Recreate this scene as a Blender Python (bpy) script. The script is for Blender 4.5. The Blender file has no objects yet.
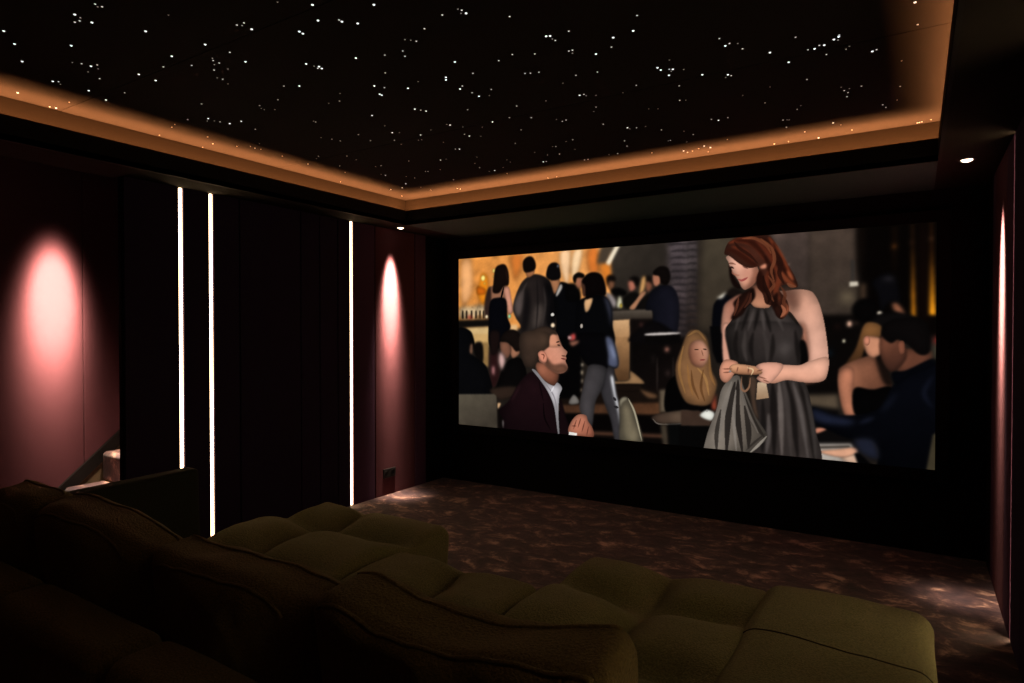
import bpy, math, random
import numpy as np
from mathutils import Vector, Matrix, noise as mnoise

# stars of the ceiling: x, y, brightness
STARS=[(-1.609,1.628,3),(-1.372,1.849,3),(-1.791,1.513,3),(-1.756,1.693,3),(-1.795,1.652,3),(-1.863,1.599,3),(-0.915,2.297,3),(-1.202,2.164,3),(-1.216,2.158,3),(-1.001,2.307,3),(-1.991,1.619,3),(-1.993,1.637,3),(-2.128,1.51,3),(-0.01,2.626,3),(-1.12,2.405,3),(-0.651,2.614,3),(-1.657,2.153,3),(-1.983,1.901,3),(-0.26,2.77,3),(-2.569,1.098,3),(-0.278,2.786,3),(-2.483,1.303,3),(-2.397,1.49,3),(-0.512,2.775,3),(-2.581,1.16,3),(-0.952,2.671,3),(-0.316,2.82,3),(-0.353,2.835,3),(-2.205,1.828,3),(-0.948,2.702,3),(-0.901,2.722,3),(-2.18,1.876,3),(-1.79,2.26,3),(-2.186,1.896,3),(-1.808,2.283,3),(-0.936,2.776,3),(-2.404,1.675,3),(-0.463,2.916,3),(-0.809,2.85,3),(-0.157,2.987,3),(-0.713,2.911,3),(-2.615,1.478,3),(-1.819,2.403,3),(-2.02,2.265,3),(-2.133,2.16,3),(-1.797,2.526,3),(-1.379,2.776,3),(-2.858,1.208,3),(-2.937,1.012,3),(-2.428,1.973,3),(-2.184,2.247,3),(-2.185,2.262,3),(-1.372,1.823,2),(-1.253,1.953,2),(-1.452,1.813,2),(-3.032,1.08,3),(-0.859,2.194,2),(-2.921,1.502,3),(-3.006,1.346,3),(-1.795,1.638,2),(-1.574,1.858,2),(-1.123,2.168,2),(-2.177,2.493,3),(-2.927,1.579,3),(-2.147,2.546,3),(-1.203,2.208,2),(-1.668,1.92,2),(-3.199,1.166,3),(-2.109,1.464,2),(-2.432,2.445,3),(-2.146,1.46,2),(-1.04,2.38,2),(-1.185,2.32,2),(-1.201,2.32,2),(-1.953,2.872,3),(-0.655,2.538,2),(-1.332,2.269,2),(-1.413,2.224,2),(-1.772,1.956,2),(-2.428,1.102,2),(-2.427,1.124,2),(-0.632,2.602,2),(-2.179,2.787,3),(-1.798,1.998,2),(-1.861,1.945,2),(-1.493,2.243,2),(-0.402,2.685,2),(-3.333,1.332,3),(-0.599,2.679,2),(-0.257,2.756,2),(-0.907,3.505,3),(-1.37,3.358,3),(-3.317,1.474,3),(-1.409,2.436,2),(-0.002,2.82,2),(-1.446,2.425,2),(-1.468,2.415,2),(-1.662,2.29,2),(-0.333,2.812,2),(-1.191,2.573,2),(-2.606,1.13,2),(-0.377,2.831,2),(-2.378,1.585,2),(-1.287,2.554,2),(-2.632,1.125,2),(-0.914,2.714,2),(-2.542,2.715,3),(-1.986,2.078,2),(-2.205,3.002,3),(-3.377,1.578,3),(-2.432,2.835,3),(-2.199,1.885,2),(-3.096,2.129,3),(-0.319,2.92,2),(-3.207,2.008,3),(-2.509,1.595,2),(-1.788,2.38,2),(-3.184,2.119,3),(-0.142,2.979,2),(-2.51,1.623,2),(-1.698,2.487,2),(-0.703,2.93,2),(-1.102,2.807,2),(-3.634,1.305,3),(-2.108,2.2,2),(-1.799,2.472,2),(-0.389,3.884,3),(-0.936,2.92,2),(-2.632,1.574,2),(-2.596,1.654,2),(-1.357,2.778,2),(-2.75,1.517,2),(-1.379,1.81,1),(-2.413,3.182,3),(-2.49,1.935,2),(-3.714,1.498,3),(-2.656,1.734,2),(-1.388,1.84,1),(-0.424,3.158,2),(-1.713,2.737,2),(-1.879,1.436,1),(-1.105,3.938,3),(-0.992,3.103,2),(-2.969,1.354,2),(-1.38,2.966,2),(-2.417,2.207,2),(-3.012,1.312,2),(-1.954,2.646,2),(-1.081,3.99,3),(-2.162,2.522,2),(-1.244,3.972,3),(-0.49,4.135,3),(-2.66,2.032,2),(-1.207,2.191,1),(-0.221,3.379,2),(-1.696,1.885,1),(-1.681,1.902,1),(-1.838,2.863,2),(-1.74,2.926,2),(-0.294,3.398,2),(-2.672,3.315,3),(-0.643,3.365,2),(-3.12,1.432,2),(-2.118,3.72,3),(-0.281,3.435,2),(-2.133,1.473,1),(-1.6,3.059,2),(-2.806,2.034,2),(-1.627,3.067,2),(-2.288,1.282,1),(-0.069,3.48,2),(-1.198,2.346,1),(-0.29,3.492,2),(-2.441,1.116,1),(-0.604,2.62,1),(-1.459,3.229,2),(-3.031,1.863,2),(-3.202,1.58,2),(-3.316,1.348,2),(-0.522,3.551,2),(-0.854,3.489,2),(-0.935,3.468,2),(-1.891,3.069,2),(-0.883,2.624,1),(-2.766,2.355,2),(-1.327,3.386,2),(-2.578,1.12,1),(-0.265,2.801,1),(-2.52,3.733,3),(-2.21,2.962,2),(-1.222,3.497,2),(-0.148,3.713,2),(-2.195,1.862,1),(-0.862,2.751,1),(-0.914,2.739,1),(-0.612,3.688,2),(-0.232,2.886,1),(-0.136,3.763,2),(-0.246,2.909,1),(-1.378,2.603,1),(-1.928,2.231,1),(-2.491,1.58,1),(-2.732,2.637,2),(-1.729,3.391,2),(-3.203,2.074,2),(-1.095,3.678,2),(-3.315,1.958,2),(-2.543,1.622,1),(-2.056,3.269,2),(-2.631,2.829,2),(-1.477,3.577,2),(-0.729,2.938,1),(-0.617,3.825,2),(-3.152,2.256,2),(-2.535,1.68,1),(-2.756,2.757,2),(-3.268,3.419,3),(-1.243,3.715,2),(-2.93,2.615,2),(-1.749,2.546,1),(-1.88,3.458,2),(-1.19,2.859,1),(-2.913,2.665,2),(-1.355,2.8,1),(-1.313,2.821,1),(-1.505,3.684,2),(-2.435,3.168,2),(-0.058,3.158,1),(-3.722,1.473,2),(-1.553,2.754,1),(-2.663,1.712,1),(-0.543,3.97,2),(-2.339,2.139,1),(-0.582,3.161,1),(-2.686,1.78,1),(-1.938,3.615,2),(-0.966,3.117,1),(-0.714,3.202,1),(0.02,4.124,2),(0.009,4.128,2),(-3.032,1.285,1),(-0,4.134,2),(-1.618,3.805,2),(-3.321,3.696,3),(-3.01,1.376,1),(-2.487,2.2,1),(-1.418,3.019,1),(-1.163,3.135,1),(-0.733,4.124,2),(-1.123,3.16,1),(-0.302,3.344,1),(-1.233,4.018,2),(-3.082,1.368,1),(-0.271,3.383,1),(-1.838,3.826,2),(-1.862,3.825,2),(-3.476,2.485,2),(-3.125,2.914,2),(-2.097,3.724,2),(-3.609,2.289,2),(-1.64,3.024,1),(-3.435,3.782,3),(-2.866,3.22,2),(-3.284,2.818,2),(-2.791,2.113,1),(-2.834,2.064,1),(-2.837,2.084,1),(-2.189,2.771,1),(-0.498,3.504,1),(-2.05,2.913,1),(-2.14,2.853,1),(-2.566,3.613,2),(-2.493,2.604,1),(-3.343,1.367,1),(-2.765,2.34,1),(-1.276,3.391,1),(-3.106,3.207,2),(-2.323,2.797,1),(-1.366,3.385,1),(-0.085,3.675,1),(-3.352,3.06,2),(-2.507,2.737,1),(-3.495,2.909,2),(-2.152,3.043,1),(-2.936,3.501,2),(-2.951,3.491,2),(-0.593,3.697,1),(-0.584,3.703,1),(-1.122,3.589,1),(-3.216,2.049,1),(-2.487,2.909,1),(-3.249,2.029,1),(-1.779,3.402,1),(-2.51,2.906,1),(-2.409,3.017,1),(-3.567,1.497,1),(-2.959,2.559,1),(-1.257,3.718,1),(-1.897,3.447,1),(-2.653,2.913,1),(-3.141,3.594,2),(-0.357,3.944,1),(-2.93,3.788,2),(-1.169,3.797,1),(-3.454,1.966,1),(-0.952,3.881,1),(-1.807,3.576,1),(-3.515,1.984,1),(-2.054,3.497,1),(-0.312,4.078,1),(0.062,4.109,1),(-2.014,3.593,1),(-1.148,3.973,1),(-3.51,2.193,1),(-1.676,3.799,1),(-3.368,2.439,1),(-1.428,3.907,1),(-2.426,3.386,1),(-0.652,4.12,1),(-1.198,4.009,1),(-2.297,3.548,1),(-1.118,4.078,1),(-3.717,2.025,1),(-2.627,3.319,1),(-3.468,2.448,1),(-3.081,4.035,2),(-3.076,4.065,2),(-3.536,2.401,1),(-3.463,2.518,1),(-2.309,3.608,1),(-2.528,3.504,1),(-3.141,3.012,1),(-3.56,3.785,2),(-3.733,2.3,1),(-3.341,2.851,1),(-3.482,2.692,1),(-2.425,3.697,1),(-3.157,3.206,1),(-2.831,3.508,1),(-2.568,3.735,1),(-2.492,3.85,1),(-2.236,4.128,1),(-3.274,3.381,1),(-3.454,3.204,1),(-2.31,4.128,1),(-3.167,3.53,1),(-3.695,3.382,1),(-3.3,3.848,1),(-3.296,3.967,1),(-3.645,4.009,1)]
# shapes of the film picture on a 1440 x 598 canvas
PIC=[
('q',((-87,-217),(1488,-51),(1489,643),(-93,846)),(52,43,36),2,None,None,0),
('q',((-87,-71),(598,-52),(598,141),(563,253),(-90,251)),(216,136,60),5,(236,160,88),((2,151),(551,39)),0.1),
('p',((15,8),(56,8),(62,119),(21,167),(8,101)),(236,170,110),8,None,None,0),
('p',((223,2),(272,2),(266,48),(241,89),(229,46)),(208,116,46),8,None,None,0),
('p',((418,1),(454,1),(445,109),(429,91),(415,41)),(236,192,146),5,None,None,0),
('p',((467,1),(496,-1),(483,68),(461,92),(456,47)),(240,202,156),5,None,None,0),
('p',((516,-1),(551,0),(556,71),(526,80),(513,45)),(206,112,44),6,None,None,0),
('p',((553,18),(596,45),(599,107),(579,121),(558,76)),(214,122,42),6,None,None,0),
('q',((590,-27),(790,-17),(790,196),(635,194),(605,121),(597,59)),(76,66,56),6,(54,46,40),((605,12),(752,159)),0.06),
('q',((561,-10),(610,-11),(582,50),(547,49)),(94,78,62),5,None,None,0),
('q',((611,-7),(627,-6),(590,57),(577,49)),(244,228,200),4,None,None,0),
('q',((776,-13),(841,-13),(840,291),(808,291),(794,233),(778,128)),(94,82,85),6,(62,50,50),((809,25),(808,251)),0.22),
('q',((832,-20),(869,-17),(868,262),(832,262)),(90,79,80),5,(56,44,40),((837,43),(836,244)),0.22),
('q',((866,-18),(880,-17),(877,262),(864,262)),(66,55,45),5,None,None,0),
('q',((878,-21),(968,-18),(980,172),(912,205),(909,262),(872,262)),(90,78,62),6,(74,62,50),((890,46),(890,258)),0.05),
('q',((1050,-20),(1162,-15),(1162,164),(1124,147),(1089,79)),(98,80,72),6,(78,64,57),((1073,24),(1151,135)),0.1),
('q',((1160,-24),(1273,-14),(1277,182),(1255,233),(1160,232)),(92,75,64),5,(80,66,56),((1183,10),(1255,214)),0.08),
('p',((1271,176),(1265,191),(1250,196),(1235,190),(1228,175),(1235,161),(1250,155),(1265,162)),(146,128,98),14,None,None,0),
('q',((1160,228),(1276,230),(1276,332),(1160,334)),(26,16,12),6,None,None,0),
('q',((1272,-22),(1454,-6),(1454,276),(1266,277),(1277,175)),(15,9,7),6,None,None,0),
('p',((1403,-3),(1419,-2),(1423,239),(1404,242)),(34,14,10),10,None,None,0),
('p',((1273,-7),(1290,-5),(1287,108),(1277,108)),(30,18,12),8,None,None,0),
('q',((1350,4),(1354,4),(1355,119),(1350,119)),(58,28,10),5,(24,12,8),((1351,54),(1351,119)),0),
('q',((1386,-5),(1392,-4),(1398,231),(1388,231)),(56,30,14),4,(214,130,24),((1391,56),(1393,223)),0),
('q',((1425,-5),(1431,-4),(1439,225),(1425,224)),(60,30,12),4,(236,150,26),((1428,66),(1432,212)),0),
('p',((1356,53),(1355,58),(1351,60),(1348,58),(1347,53),(1348,48),(1351,46),(1355,48)),(170,92,30),5,None,None,0),
('p',((1432,41),(1431,45),(1428,46),(1425,44),(1424,40),(1425,36),(1428,34),(1431,36)),(128,84,56),5,None,None,0),
('p',((1391,47),(1390,51),(1387,52),(1385,51),(1384,46),(1385,42),(1387,40),(1390,42)),(90,54,34),5,None,None,0),
('q',((1256,81),(1265,82),(1266,136),(1257,135)),(74,66,60),3,None,None,0),
('q',((1254,136),(1273,136),(1275,148),(1254,149)),(196,186,168),3,None,None,0),
('q',((1279,141),(1290,142),(1291,185),(1279,184)),(104,78,58),5,None,None,0),
('s',((779,7),(809,6),(841,10)),(58,50,52),3,6.6,0.8),
('s',((783,15),(809,14),(839,19)),(112,98,100),4,6.0,0.45),
('s',((833,7),(850,7),(866,9)),(56,48,48),3,6.6,0.8),
('s',((1073,17),(1112,17),(1160,23)),(104,86,78),5,6.0,0.35),
('s',((1073,23),(1112,24),(1160,29)),(66,54,48),5,6.0,0.4),
('s',((783,27),(809,26),(841,30)),(58,50,52),3,6.6,0.8),
('s',((783,34),(809,34),(839,39)),(112,98,100),4,6.0,0.45),
('s',((833,26),(850,26),(866,29)),(56,48,48),3,6.6,0.8),
('s',((1077,27),(1114,27),(1160,33)),(104,86,78),5,6.0,0.35),
('s',((1077,34),(1114,34),(1160,39)),(66,54,48),5,6.0,0.4),
('s',((779,47),(809,46),(841,50)),(58,50,52),3,6.6,0.8),
('s',((783,54),(809,54),(839,59)),(112,98,100),4,6.0,0.45),
('s',((833,46),(850,46),(866,48)),(56,48,48),3,6.6,0.8),
('s',((1080,37),(1116,37),(1160,43)),(104,86,78),5,6.0,0.35),
('s',((1080,44),(1116,44),(1160,49)),(66,54,48),5,6.0,0.4),
('s',((783,67),(809,66),(841,69)),(58,50,52),3,6.6,0.8),
('s',((783,74),(809,74),(839,78)),(112,98,100),4,6.0,0.45),
('s',((833,66),(850,65),(866,68)),(56,48,48),3,6.6,0.8),
('s',((1084,48),(1118,47),(1160,52)),(104,86,78),5,6.0,0.35),
('s',((1084,54),(1118,54),(1160,59)),(66,54,48),5,6.0,0.4),
('s',((779,87),(809,86),(841,89)),(58,50,52),3,6.6,0.8),
('s',((783,94),(809,94),(839,98)),(112,98,100),4,6.0,0.45),
('s',((833,85),(850,85),(866,88)),(56,48,48),3,6.6,0.8),
('s',((1088,58),(1120,57),(1160,62)),(104,86,78),5,6.0,0.35),
('s',((1088,65),(1120,64),(1160,69)),(66,54,48),5,6.0,0.4),
('s',((783,107),(809,106),(841,109)),(58,50,52),3,6.6,0.8),
('s',((783,114),(809,114),(839,118)),(112,98,100),4,6.0,0.45),
('s',((833,105),(850,105),(866,107)),(56,48,48),3,6.6,0.8),
('s',((1091,68),(1122,67),(1160,72)),(104,86,78),5,6.0,0.35),
('s',((1091,75),(1122,74),(1160,79)),(66,54,48),5,6.0,0.4),
('s',((779,127),(809,125),(840,128)),(58,50,52),3,6.6,0.8),
('s',((783,134),(809,133),(839,137)),(112,98,100),4,6.0,0.45),
('s',((833,125),(850,124),(866,127)),(56,48,48),3,6.6,0.8),
('s',((1095,78),(1124,78),(1160,82)),(104,86,78),5,6.0,0.35),
('s',((1095,85),(1124,84),(1160,89)),(66,54,48),5,6.0,0.4),
('s',((783,147),(809,145),(840,148)),(58,50,52),3,6.6,0.8),
('s',((783,154),(809,153),(839,157)),(112,98,100),4,6.0,0.45),
('s',((833,145),(850,144),(866,146)),(56,48,48),3,6.6,0.8),
('s',((1098,89),(1126,88),(1160,92)),(104,86,78),5,6.0,0.35),
('s',((1098,95),(1126,94),(1160,98)),(66,54,48),5,6.0,0.4),
('s',((779,167),(808,165),(840,168)),(58,50,52),3,6.6,0.8),
('s',((783,174),(808,173),(839,177)),(112,98,100),4,6.0,0.45),
('s',((833,164),(850,163),(866,166)),(56,48,48),3,6.6,0.8),
('s',((1102,99),(1128,98),(1160,102)),(104,86,78),5,6.0,0.35),
('s',((1102,105),(1128,104),(1160,108)),(66,54,48),5,6.0,0.4),
('s',((783,187),(808,185),(840,187)),(58,50,52),3,6.6,0.8),
('s',((782,194),(808,193),(839,196)),(112,98,100),4,6.0,0.45),
('s',((833,184),(850,183),(866,185)),(56,48,48),3,6.6,0.8),
('s',((1105,109),(1130,108),(1160,112)),(104,86,78),5,6.0,0.35),
('s',((1105,116),(1130,114),(1160,118)),(66,54,48),5,6.0,0.4),
('s',((779,207),(808,205),(840,207)),(58,50,52),3,6.6,0.8),
('s',((782,214),(808,213),(838,216)),(112,98,100),4,6.0,0.45),
('s',((833,204),(850,203),(866,205)),(56,48,48),3,6.6,0.8),
('s',((1108,119),(1132,118),(1160,121)),(104,86,78),5,6.0,0.35),
('s',((1108,126),(1132,124),(1160,128)),(66,54,48),5,6.0,0.4),
('s',((782,227),(808,225),(840,227)),(58,50,52),3,6.6,0.8),
('s',((782,234),(808,233),(838,236)),(112,98,100),4,6.0,0.45),
('s',((833,223),(850,222),(866,224)),(56,48,48),3,6.6,0.8),
('s',((1112,129),(1133,128),(1160,131)),(104,86,78),5,6.0,0.35),
('s',((1112,136),(1133,134),(1160,138)),(66,54,48),5,6.0,0.4),
('s',((779,247),(808,244),(840,246)),(58,50,52),3,6.6,0.8),
('s',((782,254),(808,253),(838,255)),(112,98,100),4,6.0,0.45),
('s',((832,243),(850,242),(866,244)),(56,48,48),3,6.6,0.8),
('s',((1115,139),(1135,138),(1160,141)),(104,86,78),5,6.0,0.35),
('s',((1115,146),(1135,144),(1160,148)),(66,54,48),5,6.0,0.4),
('s',((782,267),(808,264),(840,266)),(58,50,52),3,6.6,0.8),
('s',((782,274),(808,272),(838,275)),(112,98,100),4,6.0,0.45),
('s',((832,263),(850,262),(866,263)),(56,48,48),3,6.6,0.8),
('s',((1119,150),(1137,148),(1160,151)),(104,86,78),5,6.0,0.35),
('s',((1119,156),(1137,154),(1160,158)),(66,54,48),5,6.0,0.4),
('q',((375,433),(844,422),(844,611),(374,656)),(38,25,18),3,None,None,0),
('q',((657,280),(845,279),(844,436),(704,443),(659,393)),(18,13,12),6,(30,20,18),((665,289),(752,427)),0.1),
('q',((409,504),(752,475),(756,514),(409,531)),(94,60,40),4,(104,66,42),((443,510),(733,492)),0.1),
('q',((409,531),(770,513),(770,581),(409,602)),(15,10,9),4,None,None,0),
('q',((525,579),(775,568),(775,582),(525,594)),(92,60,44),4,None,None,0),
('q',((525,594),(775,582),(775,608),(524,632)),(20,13,11),4,None,None,0),
('p',((7,175),(61,171),(117,169),(120,212),(61,218),(7,216)),(196,168,128),7,None,None,0.25),
('q',((15,186),(21,187),(23,216),(14,216)),(46,34,22),3,None,None,0),
('q',((33,187),(39,187),(40,216),(31,216)),(46,34,22),3,None,None,0),
('q',((55,187),(61,187),(62,216),(53,216)),(46,34,22),3,None,None,0),
('q',((75,187),(80,188),(82,216),(73,216)),(46,34,22),3,None,None,0),
('q',((92,188),(98,188),(99,216),(90,216)),(46,34,22),3,None,None,0),
('q',((107,188),(113,188),(114,217),(106,217)),(46,34,22),3,None,None,0),
('q',((41,206),(61,206),(61,217),(41,217)),(150,40,30),5,None,None,0),
('q',((81,205),(107,205),(107,215),(81,216)),(120,80,40),5,None,None,0),
('q',((-7,222),(140,219),(140,246),(-7,250)),(30,24,20),4,None,None,0),
('q',((34,249),(140,245),(139,314),(54,315)),(212,178,122),4,None,None,0),
('q',((59,271),(139,270),(138,304),(59,304)),(204,164,104),4,None,None,0),
('q',((102,300),(134,300),(132,388),(104,378)),(158,122,72),4,None,None,0),
('q',((222,239),(251,239),(251,260),(222,258)),(222,178,124),4,None,None,0),
('p',((102,57),(125,65),(131,106),(118,164),(95,155),(82,120),(94,83)),(226,132,26),5,None,None,0),
('p',((83,104),(114,110),(118,129),(85,131)),(190,92,16),4,None,None,0),
('p',((117,74),(115,81),(108,84),(102,81),(99,74),(102,67),(108,64),(115,67)),(255,232,130),3,None,None,0),
('p',((161,51),(159,56),(155,58),(150,56),(148,50),(150,45),(155,43),(159,45)),(255,226,120),3,None,None,0),
('p',((157,70),(156,73),(152,74),(148,73),(147,70),(148,67),(152,66),(156,67)),(250,190,90),3,None,None,0),
('p',((120,93),(119,97),(114,98),(110,96),(109,93),(110,90),(115,88),(119,90)),(250,180,60),3,None,None,0),
('q',((137,335),(171,324),(180,419),(161,459),(136,455)),(60,28,28),5,None,None,0),
('p',((135,108),(207,107),(204,161),(139,165)),(150,102,76),3,None,None,0),
('p',((123,127),(140,109),(139,202),(117,218),(114,175)),(66,44,38),4,None,None,0),
('p',((194,116),(216,109),(227,151),(233,194),(213,201),(205,161)),(196,136,112),3,None,None,0),
('p',((139,158),(169,145),(204,153),(211,213),(223,245),(206,271),(181,314),(136,314),(132,223)),(13,13,22),3,None,None,0),
('p',((137,265),(178,265),(171,329),(142,340)),(40,24,22),4,None,None,0),
('s',((196,108),(182,155)),(14,12,18),1.5,7.8,1.0),
('p',((159,48),(173,33),(201,32),(215,61),(215,101),(194,107),(175,128),(150,125),(152,96)),(34,19,15),3,None,None,0),
('s',((204,45),(210,87)),(70,38,26),3,6.0,0.6),
('p',((225,210),(223,215),(219,217),(214,215),(213,210),(214,205),(219,203),(223,205)),(160,232,180),3,None,None,0),
('p',((130,210),(128,215),(124,217),(119,215),(117,210),(119,205),(124,203),(128,205)),(244,220,176),3,None,None,0),
('p',((263,103),(302,74),(337,73),(377,95),(395,140),(401,216),(386,271),(301,292),(255,271),(265,245),(244,214),(234,175)),(64,52,48),3,(44,36,36),((265,162),(389,165)),0),
('p',((237,167),(259,126),(282,126),(281,178),(259,214),(242,203)),(100,86,82),5,None,None,0),
('p',((282,126),(295,122),(301,184),(289,245),(271,266),(274,204)),(32,26,28),6,None,None,0),
('p',((313,179),(354,164),(360,225),(325,261),(301,251)),(88,76,70),9,None,None,0),
('p',((358,98),(386,125),(399,201),(383,251),(364,225),(372,165)),(20,17,20),6,None,None,0),
('s',((328,82),(331,174),(324,266)),(34,28,28),3,6.0,0.7),
('s',((290,96),(273,126),(265,173)),(92,80,74),3,7.5,0.6),
('s',((354,114),(360,175),(348,246)),(84,74,70),3,9.0,0.5),
('s',((383,130),(372,185),(377,236)),(30,26,28),3,9.0,0.7),
('p',((284,54),(317,56),(314,72),(292,80)),(162,104,66),3,None,None,0),
('p',((274,25),(290,11),(311,13),(323,36),(318,57),(284,63),(274,49)),(25,15,13),3,None,None,0),
('p',((392,138),(418,101),(468,124),(489,168),(489,315),(405,316),(399,226)),(15,15,19),3,None,None,0),
('p',((381,89),(412,91),(412,116),(396,140),(386,120)),(170,114,78),3,None,None,0),
('p',((416,107),(425,119),(406,147),(399,141)),(176,168,160),3,None,None,0),
('p',((369,51),(384,37),(406,40),(416,66),(415,89),(386,94),(364,82)),(23,19,21),3,None,None,0),
('p',((413,49),(411,53),(408,54),(404,53),(402,48),(404,44),(408,42),(411,44)),(126,128,138),3,None,None,0),
('p',((394,207),(392,211),(388,212),(383,211),(381,207),(383,203),(388,201),(392,203)),(255,250,240),2,None,None,0),
('p',((397,242),(394,248),(388,250),(383,248),(380,242),(383,236),(389,233),(394,236)),(252,224,186),3,None,None,0),
('q',((410,281),(496,281),(490,473),(443,480),(409,482)),(13,11,12),4,None,None,0),
('p',((447,492),(465,466),(483,480),(484,494),(457,499)),(128,122,116),3,None,None,0),
('p',((502,369),(500,373),(496,375),(492,373),(491,369),(492,365),(496,363),(500,365)),(214,198,172),4,None,None,0),
('p',((500,394),(499,400),(495,403),(492,400),(490,394),(492,388),(495,385),(499,387)),(200,180,150),4,None,None,0),
('p',((500,421),(499,426),(496,428),(493,426),(492,421),(493,416),(496,413),(499,415)),(190,168,140),4,None,None,0),
('p',((498,450),(497,455),(494,457),(491,455),(489,450),(491,446),(494,443),(497,445)),(180,158,130),4,None,None,0),
('p',((439,115),(467,108),(486,127),(486,161),(439,160)),(15,13,13),4,None,None,0),
('p',((470,88),(498,87),(497,115),(483,126),(472,112)),(156,100,74),4,None,None,0),
('p',((463,97),(466,81),(484,73),(503,81),(500,91),(478,90),(471,107)),(22,15,13),3,None,None,0),
('p',((585,102),(606,102),(605,129),(590,131)),(132,86,60),4,None,None,0),
('p',((580,94),(596,86),(609,95),(608,106),(589,105),(585,121)),(28,20,17),4,None,None,0),
('p',((595,133),(620,128),(646,140),(640,153),(605,150)),(16,13,13),4,None,None,0),
('p',((577,142),(600,149),(616,174),(604,191),(585,164)),(160,148,146),4,None,None,0),
('p',((619,155),(630,156),(636,185),(614,189)),(206,200,168),4,None,None,0),
('p',((634,183),(632,188),(629,191),(626,188),(624,183),(626,178),(629,175),(632,178)),(206,176,60),3,None,None,0),
('p',((651,109),(670,106),(678,129),(661,143),(652,128)),(172,104,84),4,None,None,0),
('p',((655,101),(675,95),(689,106),(681,127),(669,108)),(23,16,14),4,None,None,0),
('p',((638,158),(668,143),(690,155),(665,192),(638,186)),(26,22,19),4,None,None,0),
('p',((675,192),(714,151),(733,158),(731,198)),(28,22,20),4,None,None,0),
('p',((705,108),(727,106),(729,133),(714,145),(706,130)),(134,82,60),4,None,None,0),
('p',((705,96),(724,99),(729,121),(719,112),(707,111)),(30,20,16),4,None,None,0),
('p',((697,96),(709,97),(708,125),(698,150),(687,150),(690,120)),(194,144,88),4,None,None,0),
('p',((696,143),(710,145),(690,171),(671,197),(655,191),(675,168)),(196,136,100),3,None,None,0),
('q',((597,199),(729,195),(731,226),(598,227)),(100,88,76),3,(74,62,52),((604,202),(604,226)),0),
('q',((598,228),(658,225),(661,297),(598,298)),(206,162,116),3,(176,130,86),((625,231),(625,293)),0),
('q',((659,225),(733,226),(733,297),(661,297)),(30,20,18),4,None,None,0),
('q',((596,280),(658,280),(657,413),(619,417),(602,376)),(168,124,82),3,(104,70,42),((630,290),(629,413)),0),
('p',((604,418),(653,412),(657,386),(667,386),(703,414),(694,423),(614,427)),(156,118,80),3,None,None,0),
('p',((604,428),(694,424),(684,444),(619,447)),(38,25,18),3,None,None,0),
('p',((689,438),(704,440),(744,451),(742,464),(713,463)),(114,80,54),4,None,None,0),
('p',((721,149),(753,126),(790,131),(809,170),(810,233),(797,269),(733,269),(731,204),(708,195)),(25,25,38),3,(36,35,50),((733,158),(808,170)),0),
('p',((665,274),(731,232),(799,269),(794,296),(665,297)),(22,17,19),4,None,None,0),
('p',((730,93),(749,94),(757,113),(743,128),(732,121)),(170,110,84),3,None,None,0),
('p',((733,82),(753,69),(776,75),(784,101),(775,124),(756,119),(751,98),(734,93)),(26,17,14),3,None,None,0),
('p',((707,269),(752,265),(812,265),(807,272),(752,277),(710,276)),(206,196,190),3,None,None,0),
('q',((707,277),(815,272),(815,296),(707,297)),(19,14,13),3,None,None,0),
('p',((700,242),(699,246),(694,248),(690,246),(689,242),(690,238),(694,236),(699,238)),(150,84,76),5,None,None,0),
('p',((783,316),(781,322),(775,325),(769,323),(766,316),(769,310),(775,307),(781,310)),(196,128,108),5,None,None,0),
('p',((785,386),(783,395),(778,398),(772,395),(770,387),(773,378),(778,375),(783,378)),(94,68,64),6,None,None,0),
('p',((738,344),(736,357),(733,363),(729,357),(728,344),(730,331),(733,326),(736,331)),(60,46,44),7,None,None,0),
('s',((745,339),(745,445)),(60,48,44),3,6.0,1.0),
('s',((794,338),(794,438)),(54,44,40),3,6.0,1.0),
('p',((505,154),(547,144),(578,154),(596,188),(600,241),(600,307),(477,309),(472,230),(479,171)),(15,15,19),3,None,None,0),
('p',((569,153),(588,164),(599,202),(594,250),(585,212)),(64,66,84),5,None,None,0),
('p',((504,163),(533,157),(521,194),(506,199)),(214,166,118),3,None,None,0),
('p',((495,99),(510,96),(518,138),(501,151),(495,127)),(94,58,42),3,None,None,0),
('p',((495,103),(510,82),(537,75),(564,87),(578,128),(574,150),(547,149),(526,155),(509,157),(506,118)),(19,11,11),3,None,None,0),
('p',((498,245),(497,250),(493,252),(490,250),(489,245),(490,240),(494,238),(497,240)),(224,210,196),2,None,None,0),
('p',((472,271),(584,271),(614,328),(617,372),(578,379),(515,370),(480,320)),(15,13,17),3,None,None,0),
('p',((576,280),(600,285),(616,333),(619,372),(587,371),(584,333)),(92,98,124),4,None,None,0),
('p',((589,300),(602,309),(613,342),(604,352)),(160,172,206),6,None,None,0),
('p',((448,277),(470,267),(473,289),(453,295)),(184,70,66),4,None,None,0),
('p',((444,276),(458,279),(457,287),(445,288)),(196,150,146),3,None,None,0),
('p',((449,296),(484,290),(482,302),(460,311)),(150,96,76),4,None,None,0),
('p',((523,368),(573,371),(584,396),(573,434),(544,484),(534,553),(525,566),(487,512),(499,438),(509,398)),(90,84,86),3,(72,68,70),((509,413),(578,415)),0),
('p',((570,430),(584,374),(606,380),(606,414),(620,480),(633,600),(609,602),(594,539),(563,459)),(74,70,74),3,None,None,0),
('p',((593,404),(604,403),(613,456),(624,494),(626,556),(617,513),(602,455)),(222,222,226),4,None,None,0),
('s',((604,467),(613,478)),(60,56,60),2,9.0,1.0),
('s',((606,495),(621,499)),(60,56,60),2,9.0,1.0),
('q',((752,437),(773,434),(775,503),(754,504)),(112,97,78),4,None,None,0),
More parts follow.
